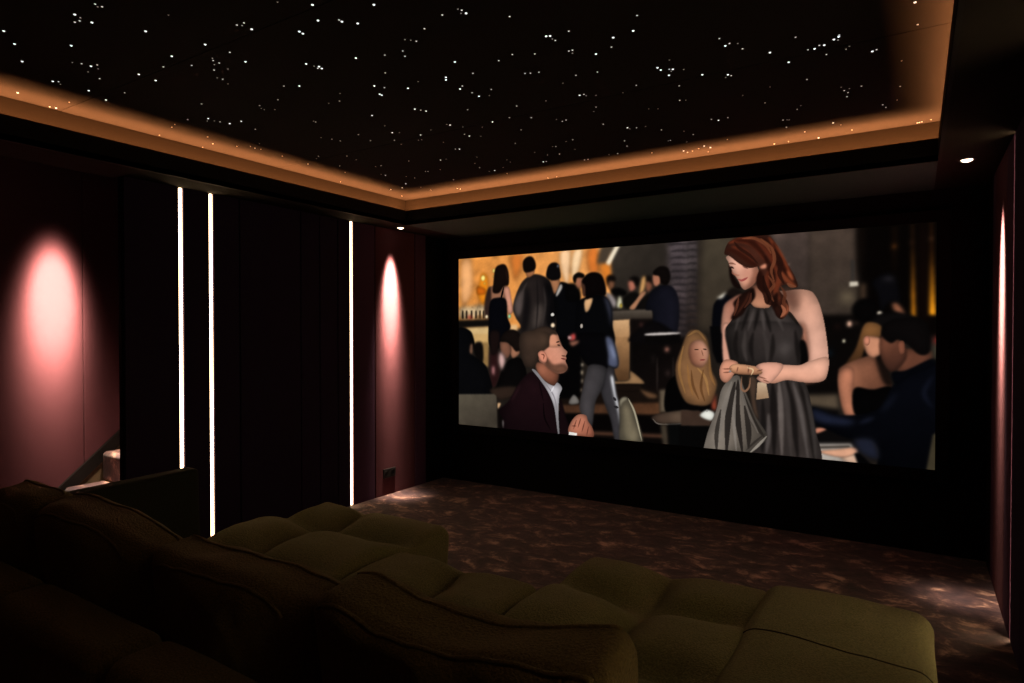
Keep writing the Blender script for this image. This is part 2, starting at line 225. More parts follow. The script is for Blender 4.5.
('p',((624,479),(635,466),(652,467),(674,505),(700,602),(629,604),(626,537)),(112,102,84),2.5,None,None,0),
('p',((624,480),(636,465),(653,468),(646,475),(635,484),(629,498)),(166,156,132),3,None,None,0),
('p',((632,498),(652,482),(674,533),(691,593),(640,595)),(132,120,96),5,None,None,0),
('s',((653,469),(674,510),(697,594)),(176,166,140),2,6.0,1.0),
('p',((774,425),(799,394),(826,401),(844,458),(844,503),(773,503)),(11,9,9),3,None,None,0),
('p',((824,456),(899,466),(907,491),(824,498)),(13,11,11),3,None,None,0),
('p',((818,311),(836,267),(859,258),(888,275),(900,316),(906,372),(921,407),(916,440),(900,472),(865,477),(830,467),(806,416),(801,364)),(142,100,64),3,None,None,0),
('p',((848,295),(876,288),(897,315),(894,347),(877,366),(850,358),(839,324)),(196,140,114),3,(140,88,66),((888,316),(842,334)),0),
('s',((865,368),(888,396),(899,446)),(190,141,80),2,7.8,0.5),
('s',((847,374),(853,420),(870,459)),(96,56,25),2,7.8,0.5),
('s',((899,327),(903,384),(916,417)),(168,116,61),2,7.8,0.5),
('s',((824,305),(812,375),(830,444)),(177,127,68),2,7.8,0.5),
('s',((882,373),(876,425),(887,464)),(94,55,24),2,7.8,0.5),
('s',((836,276),(865,262),(889,288)),(172,125,72),2,7.8,0.5),
('s',((836,357),(842,409),(853,449)),(163,111,56),2,7.8,0.5),
('s',((856,315),(869,315)),(60,36,28),1.5,3.6,1.0),
('s',((881,313),(892,315)),(60,36,28),1.5,3.6,1.0),
('s',((872,345),(888,344)),(140,60,56),1.5,4.2,1.0),
('s',((877,316),(882,334)),(120,74,56),2,3.0,0.7),
('p',((727,520),(761,505),(844,493),(844,534),(761,540),(737,533)),(84,64,52),3,(104,84,68),((732,520),(808,501)),0),
('s',((731,525),(751,539),(808,535),(844,525)),(160,148,136),2,3.9,0.7),
('q',((755,540),(776,539),(781,607),(764,609)),(82,70,56),4,None,None,0),
('q',((777,538),(844,532),(844,611),(783,616)),(18,18,18),4,None,None,0),
('q',((818,494),(871,491),(910,515),(900,534),(818,540)),(82,60,48),3,None,None,0),
('q',((812,541),(900,534),(896,623),(812,631)),(15,13,13),3,None,None,0),
('p',((872,506),(893,487),(915,496),(905,518)),(220,220,210),2.5,None,None,0),
('q',((905,474),(919,438),(920,485),(908,488)),(156,66,44),4,None,None,0),
('p',((896,491),(895,493),(893,494),(891,493),(890,491),(891,489),(893,487),(895,488)),(240,236,226),2,None,None,0),
('p',((-7,277),(14,256),(41,255),(62,273),(67,321),(-7,321)),(15,11,11),3,None,None,0),
('p',((-14,265),(51,265),(52,336),(100,365),(130,404),(138,487),(-15,495)),(17,17,21),3,None,None,0),
('p',((51,308),(65,308),(62,342),(48,337)),(124,88,68),4,None,None,0),
('p',((67,309),(103,303),(106,368),(77,352)),(24,17,15),4,None,None,0),
('p',((196,381),(234,353),(273,361),(288,435),(239,485),(136,490),(164,451)),(19,15,15),3,None,None,0),
('p',((219,310),(252,320),(261,337),(230,353)),(156,106,80),3,None,None,0),
('p',((181,297),(215,300),(226,328),(210,355),(189,343),(181,323)),(134,88,68),3,None,None,0),
('p',((181,294),(197,265),(234,256),(263,275),(268,317),(246,330),(228,312),(209,299)),(36,24,20),3,None,None,0),
('p',((179,331),(204,356),(188,397),(172,366)),(194,156,150),5,None,None,0),
('p',((145,383),(159,385),(157,415),(144,409)),(176,116,116),5,None,None,0),
('p',((137,464),(245,449),(239,482),(177,500)),(64,46,36),4,None,None,0),
('p',((169,511),(184,511),(175,531),(169,530)),(196,156,116),3,None,None,0),
('q',((-8,489),(155,480),(165,487),(171,616),(-9,631)),(106,96,80),2.5,(84,74,62),((46,489),(112,599)),0.05),
('q',((171,531),(227,522),(226,611),(171,616)),(24,16,14),4,None,None,0),
('p',((188,572),(203,569),(221,600),(195,600)),(124,114,112),3,None,None,0),
('p',((303,399),(336,412),(372,452),(395,496),(416,555),(422,620),(214,639),(195,571),(176,538),(217,499),(258,437)),(48,22,28),2.5,(34,15,20),((276,446),(251,599)),0),
('p',((416,485),(439,544),(454,577),(447,613),(413,616)),(36,17,21),3,None,None,0),
('s',((353,499),(358,549),(381,588)),(22,9,13),2,6.0,1.0),
('s',((264,442),(227,501)),(70,36,42),4,9.0,0.7),
('s',((336,428),(353,494)),(28,12,16),2,6.0,0.8),
('p',((324,367),(371,371),(411,395),(396,442),(359,427),(333,403)),(172,106,80),3,(128,76,56),((347,377),(393,426)),0),
('p',((309,391),(324,393),(359,427),(391,441),(406,430),(423,448),(413,475),(410,536),(415,621),(406,586),(394,512),(371,463),(336,419)),(208,202,206),2,None,None,0),
('s',((359,432),(393,476),(407,536)),(150,144,150),2,4.8,0.8),
('s',((393,444),(382,462)),(232,228,232),2,6.0,0.8),
('p',((354,290),(383,260),(405,270),(417,300),(429,317),(442,329),(437,342),(439,350),(436,359),(444,380),(429,397),(399,398),(359,373),(334,352)),(212,148,122),2,(186,122,98),((428,305),(359,366)),0),
('p',((367,273),(394,261),(411,286),(418,311),(366,311)),(202,138,108),2.5,None,None,0),
('p',((363,346),(388,371),(425,368),(443,377),(442,390),(425,397),(398,398),(363,375)),(128,84,64),4,None,None,0),
('p',((264,313),(278,281),(307,260),(351,246),(386,252),(407,272),(386,272),(373,286),(366,317)),(80,60,48),2.5,None,None,0),
('p',((258,312),(272,265),(368,265),(372,305),(355,326),(336,330),(334,352),(318,381),(300,383),(277,374)),(76,57,46),2.5,(96,72,56),((288,327),(365,285)),0),
('p',((332,335),(350,326),(366,341),(363,364),(343,360)),(208,134,108),2,None,None,0),
('s',((343,337),(355,341),(353,356)),(130,70,54),1.5,4.5,1.0),
('s',((401,298),(414,295)),(64,38,30),1.5,4.8,1.0),
('s',((405,306),(416,308)),(60,36,28),1.5,4.8,1.0),
('s',((419,350),(438,353)),(134,64,56),1.5,5.4,1.0),
('s',((421,341),(437,343)),(112,66,50),2,6.0,0.7),
('p',((454,559),(479,531),(509,530),(517,548),(533,570),(534,598),(476,598),(447,589)),(196,126,100),2,(160,94,72),((465,538),(519,598)),0),
('s',((476,547),(465,578)),(112,60,46),1.2,3.6,0.85),
('s',((492,539),(481,572)),(112,60,46),1.2,3.6,0.85),
('s',((506,548),(495,585)),(112,60,46),1.2,3.6,0.85),
('s',((519,564),(512,596)),(112,60,46),1.2,3.6,0.85),
('s',((459,568),(476,567)),(112,60,46),1.2,3.6,0.85),
('q',((449,588),(478,590),(478,600),(448,599)),(232,228,222),2,None,None,0),
('p',((909,205),(916,179),(942,158),(984,164),(976,189),(936,210),(935,266),(909,266)),(15,15,26),3,None,None,0),
('p',((947,154),(967,140),(989,155),(984,167),(955,168)),(38,26,22),4,None,None,0),
('p',((919,168),(944,151),(944,159),(934,171)),(236,226,206),4,None,None,0),
('q',((900,248),(939,248),(939,354),(921,352),(909,321)),(15,13,16),3,None,None,0),
('q',((1155,280),(1231,280),(1231,620),(1155,628)),(20,16,15),4,None,None,0),
('q',((1180,221),(1331,223),(1331,422),(1180,430)),(21,15,13),5,None,None,0),
('p',((1262,244),(1260,251),(1255,253),(1249,251),(1247,244),(1249,237),(1255,234),(1260,237)),(224,176,150),4,None,None,0),
('p',((1246,288),(1245,292),(1242,293),(1239,292),(1238,288),(1239,284),(1242,282),(1245,284)),(252,242,206),3,None,None,0),
('p',((1217,319),(1214,328),(1208,332),(1203,328),(1200,320),(1203,311),(1209,307),(1214,310)),(22,42,58),7,None,None,0),
('p',((1275,242),(1273,246),(1270,247),(1266,246),(1265,242),(1266,238),(1270,236),(1273,238)),(120,84,68),5,None,None,0),
('p',((1232,251),(1230,255),(1227,256),(1223,255),(1222,251),(1223,246),(1227,245),(1230,247)),(110,50,40),6,None,None,0),
('q',((1147,431),(1231,424),(1233,465),(1147,458)),(104,88,70),5,None,None,0),
('q',((1147,514),(1232,502),(1282,549),(1147,573)),(24,20,20),4,None,None,0),
('q',((1147,561),(1262,550),(1287,621),(1147,637)),(184,174,164),4,None,None,0),
('q',((1169,566),(1257,555),(1260,562),(1169,573)),(90,80,72),3,None,None,0),
('p',((1237,587),(1262,573),(1282,599),(1252,602)),(196,160,136),4,None,None,0),
('p',((1188,576),(1232,567),(1269,559),(1276,571),(1242,588),(1195,583)),(206,152,122),2.5,None,None,0),
('p',((1177,517),(1201,514),(1202,521),(1178,532)),(196,126,100),3,None,None,0),
('p',((1261,202),(1277,184),(1300,182),(1315,199),(1312,226),(1290,241),(1266,226)),(15,11,11),4,None,None,0),
('p',((1304,141),(1318,125),(1343,120),(1358,139),(1366,192),(1343,192),(1324,215),(1316,172)),(21,19,25),4,None,None,0),
('p',((1323,131),(1346,125),(1353,139),(1334,138)),(66,60,66),7,None,None,0),
('p',((1346,195),(1358,191),(1372,208),(1376,227),(1354,217)),(146,90,64),4,None,None,0),
('p',((1328,218),(1326,222),(1322,223),(1317,222),(1315,218),(1317,213),(1322,212),(1326,214)),(246,232,208),3,None,None,0),
('p',((1313,224),(1358,216),(1404,231),(1420,254),(1313,253)),(26,21,21),4,None,None,0),
('p',((1287,246),(1312,241),(1329,256),(1322,279),(1300,282),(1288,312),(1278,338),(1242,356),(1268,307)),(150,100,56),3,(96,60,34),((1302,251),(1252,347)),0),
('p',((1237,353),(1287,328),(1312,326),(1337,372),(1348,416),(1267,426),(1273,476),(1248,487),(1232,427),(1229,376)),(156,100,74),2.5,(120,74,54),((1252,364),(1336,389)),0),
('p',((1230,376),(1247,354),(1265,364),(1264,420),(1275,473),(1249,482),(1233,427)),(178,114,86),3,None,None,0),
('p',((1287,278),(1326,281),(1329,312),(1313,330),(1293,319)),(190,130,100),3,None,None,0),
('p',((1301,287),(1299,295),(1294,299),(1289,295),(1287,287),(1289,278),(1294,274),(1299,278)),(206,132,104),2,None,None,0),
('p',((1315,329),(1334,339),(1349,394),(1331,389)),(40,25,19),4,None,None,0),
('p',((1266,410),(1307,410),(1347,401),(1350,443),(1312,473),(1269,476)),(11,9,10),3,None,None,0),
('p',((1358,311),(1427,308),(1428,340),(1382,369),(1358,358)),(114,68,50),3,None,None,0),
('p',((1321,301),(1328,271),(1360,281),(1377,300),(1379,327),(1365,352),(1347,365),(1328,339)),(124,74,54),2.5,(86,50,38),((1331,295),(1369,344)),0),
('p',((1325,268),(1331,245),(1360,231),(1402,232),(1425,257),(1428,310),(1407,320),(1382,296),(1362,283),(1347,292),(1331,281)),(23,17,17),2.5,None,None,0),
('p',((1360,292),(1373,288),(1375,314),(1365,320)),(142,84,62),2,None,None,0),
('p',((1167,465),(1190,469),(1221,480),(1272,476),(1322,455),(1350,399),(1382,365),(1439,340),(1470,352),(1470,616),(1329,633),(1317,551),(1247,536),(1201,517),(1173,501)),(14,16,28),2.5,(8,9,16),((1369,388),(1397,582)),0),
('p',((1168,465),(1216,479),(1269,489),(1257,506),(1209,507),(1173,498)),(38,44,68),5,None,None,0),
('p',((1265,539),(1310,535),(1323,584),(1282,574)),(42,46,66),5,None,None,0),
('s',((1434,369),(1416,413),(1434,449)),(42,48,74),4,9.0,0.6),
('s',((1312,479),(1277,498)),(44,50,76),4,12.0,0.6),
('s',((1360,415),(1326,467)),(36,42,64),5,12.0,0.6),
('p',((1349,366),(1379,359),(1432,329),(1438,345),(1388,371),(1358,395)),(12,14,24),3,None,None,0),
('q',((1268,575),(1280,574),(1320,612),(1282,622)),(12,10,12),3,None,None,0),
('q',((1434,513),(1461,490),(1461,617),(1418,623)),(82,72,52),3,None,None,0),
('q',((1436,276),(1452,276),(1452,295),(1436,295)),(160,44,38),5,None,None,0),
('q',((1434,295),(1452,295),(1452,329),(1434,329)),(82,77,62),5,None,None,0),
('p',((935,210),(945,181),(986,158),(992,181),(967,223),(959,266),(933,266)),(188,132,110),2.5,(160,104,84),((942,223),(976,206)),0),
('p',((936,248),(958,248),(952,304),(959,343),(938,348)),(204,148,126),2.5,None,None,0),
('p',((1015,139),(1045,138),(1073,157),(1073,195),(1049,202),(1025,198),(1007,183)),(190,132,102),3,(150,96,74),((1021,190),(1033,143)),0),
('p',((1073,158),(1104,154),(1134,151),(1161,156),(1173,167),(1183,188),(1192,220),(1199,259),(1206,322),(1204,375),(1190,394),(1148,398),(1106,394),(1070,401),(1039,389),(1044,354),(1096,351),(1136,353),(1158,342),(1153,313),(1148,281),(1141,254),(1126,227),(1109,208),(1081,208)),(214,156,130),2,(232,176,152),((1109,178),(1197,286)),0),
('p',((1089,141),(1124,155),(1135,184),(1124,208),(1105,192)),(128,84,68),9,None,None,0),
('p',((1138,249),(1150,249),(1158,301),(1160,341),(1150,344)),(176,112,88),5,None,None,0),
('s',((1198,387),(1155,397),(1106,393)),(178,116,92),4,9.0,0.7),
('p',((1128,241),(1135,246),(1137,274),(1124,274)),(16,12,12),4,None,None,0),
('p',((1133,291),(1151,291),(1158,338),(1140,353),(1133,333)),(16,13,13),3,None,None,0),
('p',((976,179),(1009,184),(1025,197),(1057,199),(1072,189),(1105,214),(1124,266),(955,266),(965,223)),(66,57,54),2,(80,70,66),((984,206),(1073,241)),0),
('p',((957,242),(1131,243),(1135,302),(1139,328),(1135,357),(1096,354),(1055,350),(1024,359),(968,350),(954,321)),(74,64,61),2.5,(52,45,42),((1045,270),(971,326)),0),
('p',((1019,391),(1075,381),(1135,352),(1150,397),(1162,433),(1174,511),(1184,620),(1029,637),(1018,522)),(64,55,52),2,(76,66,62),((1044,531),(1155,523)),0),
('p',((1082,292),(1111,286),(1126,307),(1106,339),(1086,329)),(104,94,90),12,None,None,0),
('s',((1033,199),(1029,224),(1021,262)),(34,28,26),2.5,9.0,0.8),
('s',((1049,203),(1057,233),(1065,266)),(36,30,28),2.5,9.0,0.8),
('s',((1009,194),(1000,224),(988,262)),(36,30,28),2.5,9.0,0.8),
('s',((1021,200),(1013,232),(1005,262)),(96,86,82),2.5,9.0,0.8),
('s',((1041,201),(1045,233),(1049,262)),(100,90,86),2.5,9.0,0.8),
('s',((1065,195),(1081,224),(1097,262)),(94,84,80),2.5,9.0,0.8),
('s',((988,189),(980,223),(971,262)),(92,82,78),2.5,9.0,0.8),
('s',((976,259),(971,304),(979,342)),(40,33,31),3,12.0,0.85),
('s',((1019,265),(1013,303),(1019,347)),(40,33,31),3,12.0,0.85),
('s',((998,259),(995,309),(1003,347)),(88,78,74),3,12.0,0.85),
('s',((1045,259),(1055,303),(1055,346)),(86,76,72),3,12.0,0.85),
('s',((1070,270),(1070,308),(1065,346)),(44,37,34),3,12.0,0.85),
('s',((1126,259),(1132,307),(1135,349)),(40,33,31),3,12.0,0.85),
('s',((1086,399),(1091,474),(1095,602)),(126,114,108),3,15.0,0.85),
('s',((1070,400),(1073,475),(1075,604)),(38,31,29),3,18.0,0.85),
('s',((1106,393),(1120,472),(1135,604)),(40,33,31),3,18.0,0.85),
('s',((1121,398),(1140,471),(1160,601)),(112,102,98),3,12.0,0.85),
('s',((1135,397),(1160,480),(1174,600)),(42,35,32),3,15.0,0.85),
('s',((1060,487),(1060,541),(1055,596)),(108,98,94),3,15.0,0.85),
('s',((1045,450),(1047,531),(1044,597)),(40,34,32),3,15.0,0.85),
('s',((1096,393),(1108,462),(1118,600)),(88,78,74),3,15.0,0.85),
('s',((1150,417),(1169,506),(1178,599)),(84,76,72),3,12.0,0.85),
('s',((1029,400),(1075,389),(1135,358)),(34,28,26),2.5,9.0,0.8),
('p',((1039,358),(1096,353),(1136,353),(1161,342),(1204,330),(1205,369),(1190,394),(1148,398),(1106,394),(1070,404),(1039,391)),(228,170,144),2,(210,150,124),((1134,345),(1121,404)),0),
('p',((947,406),(961,391),(982,388),(997,425),(1029,500),(1058,549),(1039,575),(1014,600),(970,615),(890,623),(892,566),(920,485),(932,433)),(150,138,126),2,(104,94,84),((915,508),(1034,543)),0),
('s',((971,404),(954,494),(948,612)),(54,46,42),2,18.0,0.85),
('s',((980,398),(976,481),(992,602)),(52,44,40),2,18.0,0.85),
('s',((962,404),(938,495),(915,615)),(140,130,120),2,15.0,0.85),
('s',((973,426),(968,509),(976,603)),(150,140,130),2,9.0,0.85),
('s',((989,425),(1018,506),(1050,553)),(60,52,46),2,15.0,0.85),
('s',((982,398),(1003,479),(1034,543)),(132,122,112),2,9.0,0.85),
('s',((1056,549),(1034,576),(1012,599)),(168,158,146),2,7.5,0.85),
('s',((997,469),(1008,534),(1008,589)),(58,50,45),2,15.0,0.85),
('s',((932,484),(921,552),(921,609)),(70,62,56),2,12.0,0.85),
('s',((1052,542),(1024,569),(1002,593)),(70,62,56),2,6.0,0.85),
('p',((1007,388),(1030,396),(1027,451),(1035,505),(1020,484),(1012,440)),(92,70,56),3,None,None,0),
('s',((989,389),(988,420),(998,429),(1009,416),(1012,391)),(150,108,82),1.5,6.0,1.0),
('q',((1031,403),(1053,401),(1061,444),(1028,451)),(196,168,138),2,(170,136,104),((1045,406),(1045,447)),0),
('p',((929,366),(943,343),(966,344),(979,352),(974,373),(950,406),(931,397)),(196,134,108),2,None,None,0),
('p',((955,365),(971,354),(1019,358),(1045,365),(1040,380),(997,383),(965,379)),(200,146,110),2,(156,106,76),((997,358),(997,383)),0),
('p',((1026,360),(1050,348),(1095,351),(1087,378),(1059,405),(1029,393),(1044,375)),(220,160,136),2,None,None,0),
('s',((936,369),(963,368)),(130,80,62),1.2,3.6,0.85),
('s',((938,379),(961,377)),(130,80,62),1.2,3.6,0.85),
('s',((979,361),(976,377)),(130,80,62),1.2,3.6,0.85),
('s',((1008,359),(1006,380)),(130,80,62),1.2,3.6,0.85),
('s',((1044,368),(1029,372)),(130,80,62),1.2,3.6,0.85),
('s',((1055,393),(1030,386)),(130,80,62),1.2,3.6,0.85),
('s',((1061,401),(1045,395)),(130,80,62),1.2,3.6,0.85),
('s',((1003,363),(1019,369),(1014,384)),(228,196,150),1.2,3.6,1.0),
('p',((961,375),(960,377),(958,378),(955,378),(954,375),(955,373),(958,372),(960,373)),(222,202,192),1.5,None,None,0),
('p',((955,67),(967,107),(986,142),(967,137),(955,106)),(40,18,14),3,None,None,0),
('p',((946,52),(980,47),(1025,80),(1032,110),(1019,134),(999,147),(988,141),(979,121),(966,101),(961,89),(955,79),(951,67)),(224,168,144),2,(198,134,108),((967,77),(1029,122)),0),
('p',((1022,84),(1034,110),(1021,135),(1002,146),(1017,117)),(174,108,84),5,None,None,0),
('p',((1009,101),(1006,106),(1000,108),(993,106),(991,100),(993,95),(1000,93),(1006,95)),(214,140,120),8,None,None,0),
('s',((951,81),(960,83),(967,87)),(70,38,30),1.3,5.4,1.0),
('s',((950,72),(961,72),(972,76)),(120,70,54),1.5,4.8,0.7),
('s',((989,81),(1005,89)),(96,54,44),1.5,4.8,0.7),
('s',((961,90),(964,100),(975,106),(982,106)),(180,112,90),1.5,4.8,0.8),
('s',((978,117),(987,121),(996,118),(1004,113)),(166,80,74),1.3,6.6,1.0),
('p',((1007,147),(1020,144),(1023,169),(1005,189),(991,215),(967,230),(960,223),(970,202),(966,182),(986,161)),(50,23,17),3,None,None,0),
('s',((1009,155),(996,185),(971,219)),(96,46,30),2.5,7.5,0.8),
('s',((1017,151),(1013,177),(988,206)),(30,14,11),2.5,7.5,0.8),
('p',((940,40),(945,23),(955,10),(980,0),(1017,-3),(1056,1),(1077,26),(1090,54),(1109,87),(1124,116),(1132,142),(1120,146),(1101,137),(1085,149),(1105,179),(1110,208),(1094,230),(1079,221),(1070,195),(1051,187),(1043,161),(1029,141),(1028,114),(1034,86),(1009,88),(982,75),(955,52),(943,47)),(88,44,31),2,None,None,0),
('p',((1034,86),(1046,78),(1058,78),(1055,89),(1042,93)),(204,132,104),2.5,None,None,0),
('s',((951,15),(984,9),(1021,24),(1049,68)),(132,56,32),3,15.0,0.85),
('s',((946,32),(976,43),(1009,70),(1029,84)),(74,28,17),3,15.0,0.85),
('s',((967,8),(1009,15),(1037,42),(1057,77)),(64,24,15),3,15.0,0.85),
('s',((1017,1),(1050,18),(1073,57),(1089,100)),(60,22,14),3,18.0,0.85),
('s',((1058,6),(1081,45),(1101,88),(1120,130)),(140,62,34),3,15.0,0.85),
('s',((1069,23),(1089,75),(1105,113),(1124,143)),(58,22,14),3,12.0,0.85),
('s',((1049,56),(1065,98),(1065,140),(1057,174)),(58,22,14),3,21.0,0.85),
('s',((1037,97),(1037,127),(1049,157)),(52,20,13),3,21.0,0.85),
('s',((1073,82),(1085,120),(1077,153),(1089,183)),(128,56,32),3,15.0,0.85),
('s',((1089,100),(1105,125),(1128,143)),(150,72,42),3,12.0,0.85),
('s',((1057,98),(1053,132),(1061,161)),(112,48,28),3,15.0,0.85),
('s',((1081,158),(1073,187),(1085,216)),(44,18,13),3,18.0,0.85),
('s',((1097,183),(1105,204),(1093,225)),(176,96,64),3,12.0,0.85),
('s',((1089,175),(1097,200),(1081,216)),(70,30,20),3,15.0,0.85),
('s',((1025,12),(1061,56),(1077,99)),(112,46,27),3,12.0,0.85),
('s',((959,24),(992,39),(1025,71)),(116,48,28),3,12.0,0.85),
('s',((1105,100),(1120,126)),(170,86,52),3,9.0,0.85),
('s',((967,12),(980,30),(1009,53),(1030,76)),(58,26,18),2,9.0,0.8),
('s',((1037,8),(1065,36),(1073,70),(1065,98),(1073,128)),(140,78,50),2,9.0,0.8),
('s',((1073,40),(1089,75),(1086,108),(1098,136)),(60,26,18),2,12.0,0.8),
('s',((1057,111),(1072,136),(1061,157),(1072,182)),(130,70,44),2,9.0,0.8),
('s',((1044,110),(1049,140),(1061,170),(1057,186)),(44,19,14),2,12.0,0.8),
('s',((1089,141),(1100,163),(1097,187),(1105,208)),(118,62,40),2,9.0,0.8),
('s',((1105,134),(1115,141),(1128,144)),(150,86,56),2,9.0,0.8),
('s',((980,167),(975,193),(967,219)),(120,64,44),2,7.5,0.8),
('s',((1013,156),(1010,177),(995,198)),(104,54,38),2,7.5,0.8),
('s',((988,5),(1021,7),(1050,26),(1065,52)),(140,76,48),2,9.0,0.8),
('p',((1073,199),(1081,191),(1094,208),(1089,225),(1078,219)),(60,28,20),3,None,None,0),
('s',((1091,191),(1099,208),(1090,225)),(170,100,70),2,9.0,0.9),
('p',((1112,83),(1111,86),(1109,87),(1108,86),(1107,83),(1108,81),(1109,80),(1111,81)),(196,150,130),3,None,None,0)]

C = bpy.context.scene.collection
SC = bpy.context.scene
R = math.radians

# ------------------------------------------------------------------ room measures (metres)
XL, XR = -3.848, 0.370          # faces of the left partition and the right wall
YF, YB = 4.820, -2.20           # screen wall, back wall
ZS, ZL, ZC = 2.303, 2.422, 2.550  # soffit underside, lip top, star ceiling
LIPL, LIPR, LIPF, LIPB = -3.600, 0.092, 4.013, -1.40
XO = -4.750                     # outer wall of the stairwell

# ------------------------------------------------------------------ materials
def new_mat(name):
    m = bpy.data.materials.new(name); m.use_nodes = True
    nt = m.node_tree; b = nt.nodes['Principled BSDF']
    return m, nt, b
def coords(nt, scale=(1,1,1)):
    t = nt.nodes.new('ShaderNodeTexCoord'); mp = nt.nodes.new('ShaderNodeMapping')
    mp.inputs['Scale'].default_value = scale
    nt.links.new(t.outputs['Object'], mp.inputs['Vector']); return mp.outputs['Vector']
def noise_tex(nt, vec, scale, detail=4, rough=.55, dist=0.0):
    n = nt.nodes.new('ShaderNodeTexNoise')
    n.inputs['Scale'].default_value = scale; n.inputs['Detail'].default_value = detail
    n.inputs['Roughness'].default_value = rough; n.inputs['Distortion'].default_value = dist
    nt.links.new(vec, n.inputs['Vector']); return n.outputs['Fac']
def ramp(nt, fac, stops):
    r = nt.nodes.new('ShaderNodeValToRGB'); e = r.color_ramp.elements
    while len(e) < len(stops): e.new(.5)
    for el, (p, c) in zip(e, stops): el.position = p; el.color = (*c, 1)
    nt.links.new(fac, r.inputs['Fac']); return r.outputs['Color']
def bump(nt, b, h, strength, dist=.01):
    n = nt.nodes.new('ShaderNodeBump'); n.inputs['Strength'].default_value = strength
    n.inputs['Distance'].default_value = dist
    nt.links.new(h, n.inputs['Height']); nt.links.new(n.outputs['Normal'], b.inputs['Normal'])
def fabric(name, c, c2=None, scale=420, strength=.25, rough=.95, sheen=0.0, spec=.1, stretch=(1,1,1), dist=.004):
    m, nt, b = new_mat(name)
    v = coords(nt, stretch); f = noise_tex(nt, v, scale, 3, .6)
    c2 = c2 or tuple(x*.72 for x in c)
    nt.links.new(ramp(nt, f, [(.3, c2), (.7, c)]), b.inputs['Base Color'])
    b.inputs['Roughness'].default_value = rough; b.inputs['Specular IOR Level'].default_value = spec
    b.inputs['Sheen Weight'].default_value = sheen
    bump(nt, b, f, strength, dist); return m
def plain(name, c, rough=.6, metal=0, spec=.3):
    m, nt, b = new_mat(name); v = coords(nt); f = noise_tex(nt, v, 60, 2)
    nt.links.new(ramp(nt, f, [(.2, tuple(x*.9 for x in c)), (.8, c)]), b.inputs['Base Color'])
    b.inputs['Roughness'].default_value = rough; b.inputs['Metallic'].default_value = metal
    b.inputs['Specular IOR Level'].default_value = spec; return m
def glow(name, c, s):
    m, nt, b = new_mat(name)
    b.inputs['Base Color'].default_value = (*[min(1, x)*.8 for x in c], 1)
    b.inputs['Emission Color'].default_value = (*c, 1); b.inputs['Emission Strength'].default_value = s
    return m

M = {}
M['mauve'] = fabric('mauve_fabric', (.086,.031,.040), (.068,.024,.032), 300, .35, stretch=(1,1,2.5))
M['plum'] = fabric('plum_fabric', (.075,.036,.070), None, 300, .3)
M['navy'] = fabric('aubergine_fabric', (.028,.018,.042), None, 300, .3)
M['black'] = fabric('black_velvet', (.006,.006,.007), None, 300, .2, spec=.03)
M['groove'] = plain('groove_black', (.004,.004,.004), .9, 0, .05)
M['soffit'] = fabric('soffit_fabric', (.017,.0145,.0115), None, 350, .3, spec=.05)
M['soffit_screen_glow'] = fabric('soffit_fabric_screen_glow', (.045,.080,.075), None, 350, .3, spec=.05)  # glow of the screen painted into a lighter, greener copy of the soffit colour
M['lip'] = plain('lip_black', (.010,.009,.009), .8, 0, .1)
M['cove'] = fabric('cove_wall_fabric', (.010,.0073,.0050), None, 200, .2)
M['star_ceiling'] = fabric('star_ceiling_fabric', (.019,.0165,.0160), None, 300, .2, spec=.03)
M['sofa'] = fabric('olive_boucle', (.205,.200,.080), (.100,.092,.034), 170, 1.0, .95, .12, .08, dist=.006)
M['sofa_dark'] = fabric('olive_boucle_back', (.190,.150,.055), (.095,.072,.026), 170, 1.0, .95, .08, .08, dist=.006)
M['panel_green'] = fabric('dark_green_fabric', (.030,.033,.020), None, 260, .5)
M['seam'] = fabric('seam_thread', (.030,.024,.010), None, 260, .4)
M['plinth'] = plain('plinth_black', (.012,.011,.010), .7)
M['socket'] = plain('socket_black', (.012,.012,.013), .35, 0, .4)
M['socket_hole'] = plain('socket_hole', (.003,.003,.003), .6)
M['ring'] = plain('downlight_ring_black', (.02,.02,.02), .4, 0, .4)
M['skirting'] = plain('skirting_black', (.006,.005,.005), .6, 0, .15)
M['stringer'] = plain('stringer_brown', (.100,.072,.040), .7)
M['lens'] = glow('downlight_lens', (1.0,.80,.58), 5.0)
M['strip'] = glow('strip_diffuser', (1.0,.68,.38), 17.0)
M['star3'] = glow('star_bright', (.95,1.0,1.0), 1.15)
M['star2'] = glow('star_medium', (1.0,.98,.94), .50)
M['star1'] = glow('star_faint', (1.0,.95,.90), .20)

def carpet_mat():
    m, nt, b = new_mat('marbled_carpet')
    v = coords(nt, (1, 1.25, 1))
    a = noise_tex(nt, v, 6.0, 8, .70, .45)
    col = ramp(nt, a, [(.34, (.028,.017,.026)), (.47, (.058,.034,.041)), (.55, (.125,.072,.070)), (.68, (.66,.42,.33))])
    f = noise_tex(nt, coords(nt), 420, 2)
    mix = nt.nodes.new('ShaderNodeMix'); mix.data_type = 'RGBA'; mix.blend_type = 'MULTIPLY'
    mix.inputs[0].default_value = .5
    nt.links.new(col, mix.inputs[6]); nt.links.new(ramp(nt, f, [(.3, (.55,.55,.55)), (.7, (1,1,1))]), mix.inputs[7])
    nt.links.new(mix.outputs[2], b.inputs['Base Color'])
    b.inputs['Roughness'].default_value = .85; b.inputs['Specular IOR Level'].default_value = .15
    b.inputs['Sheen Weight'].default_value = .15
    bump(nt, b, a, .5, .02); return m
M['carpet'] = carpet_mat()

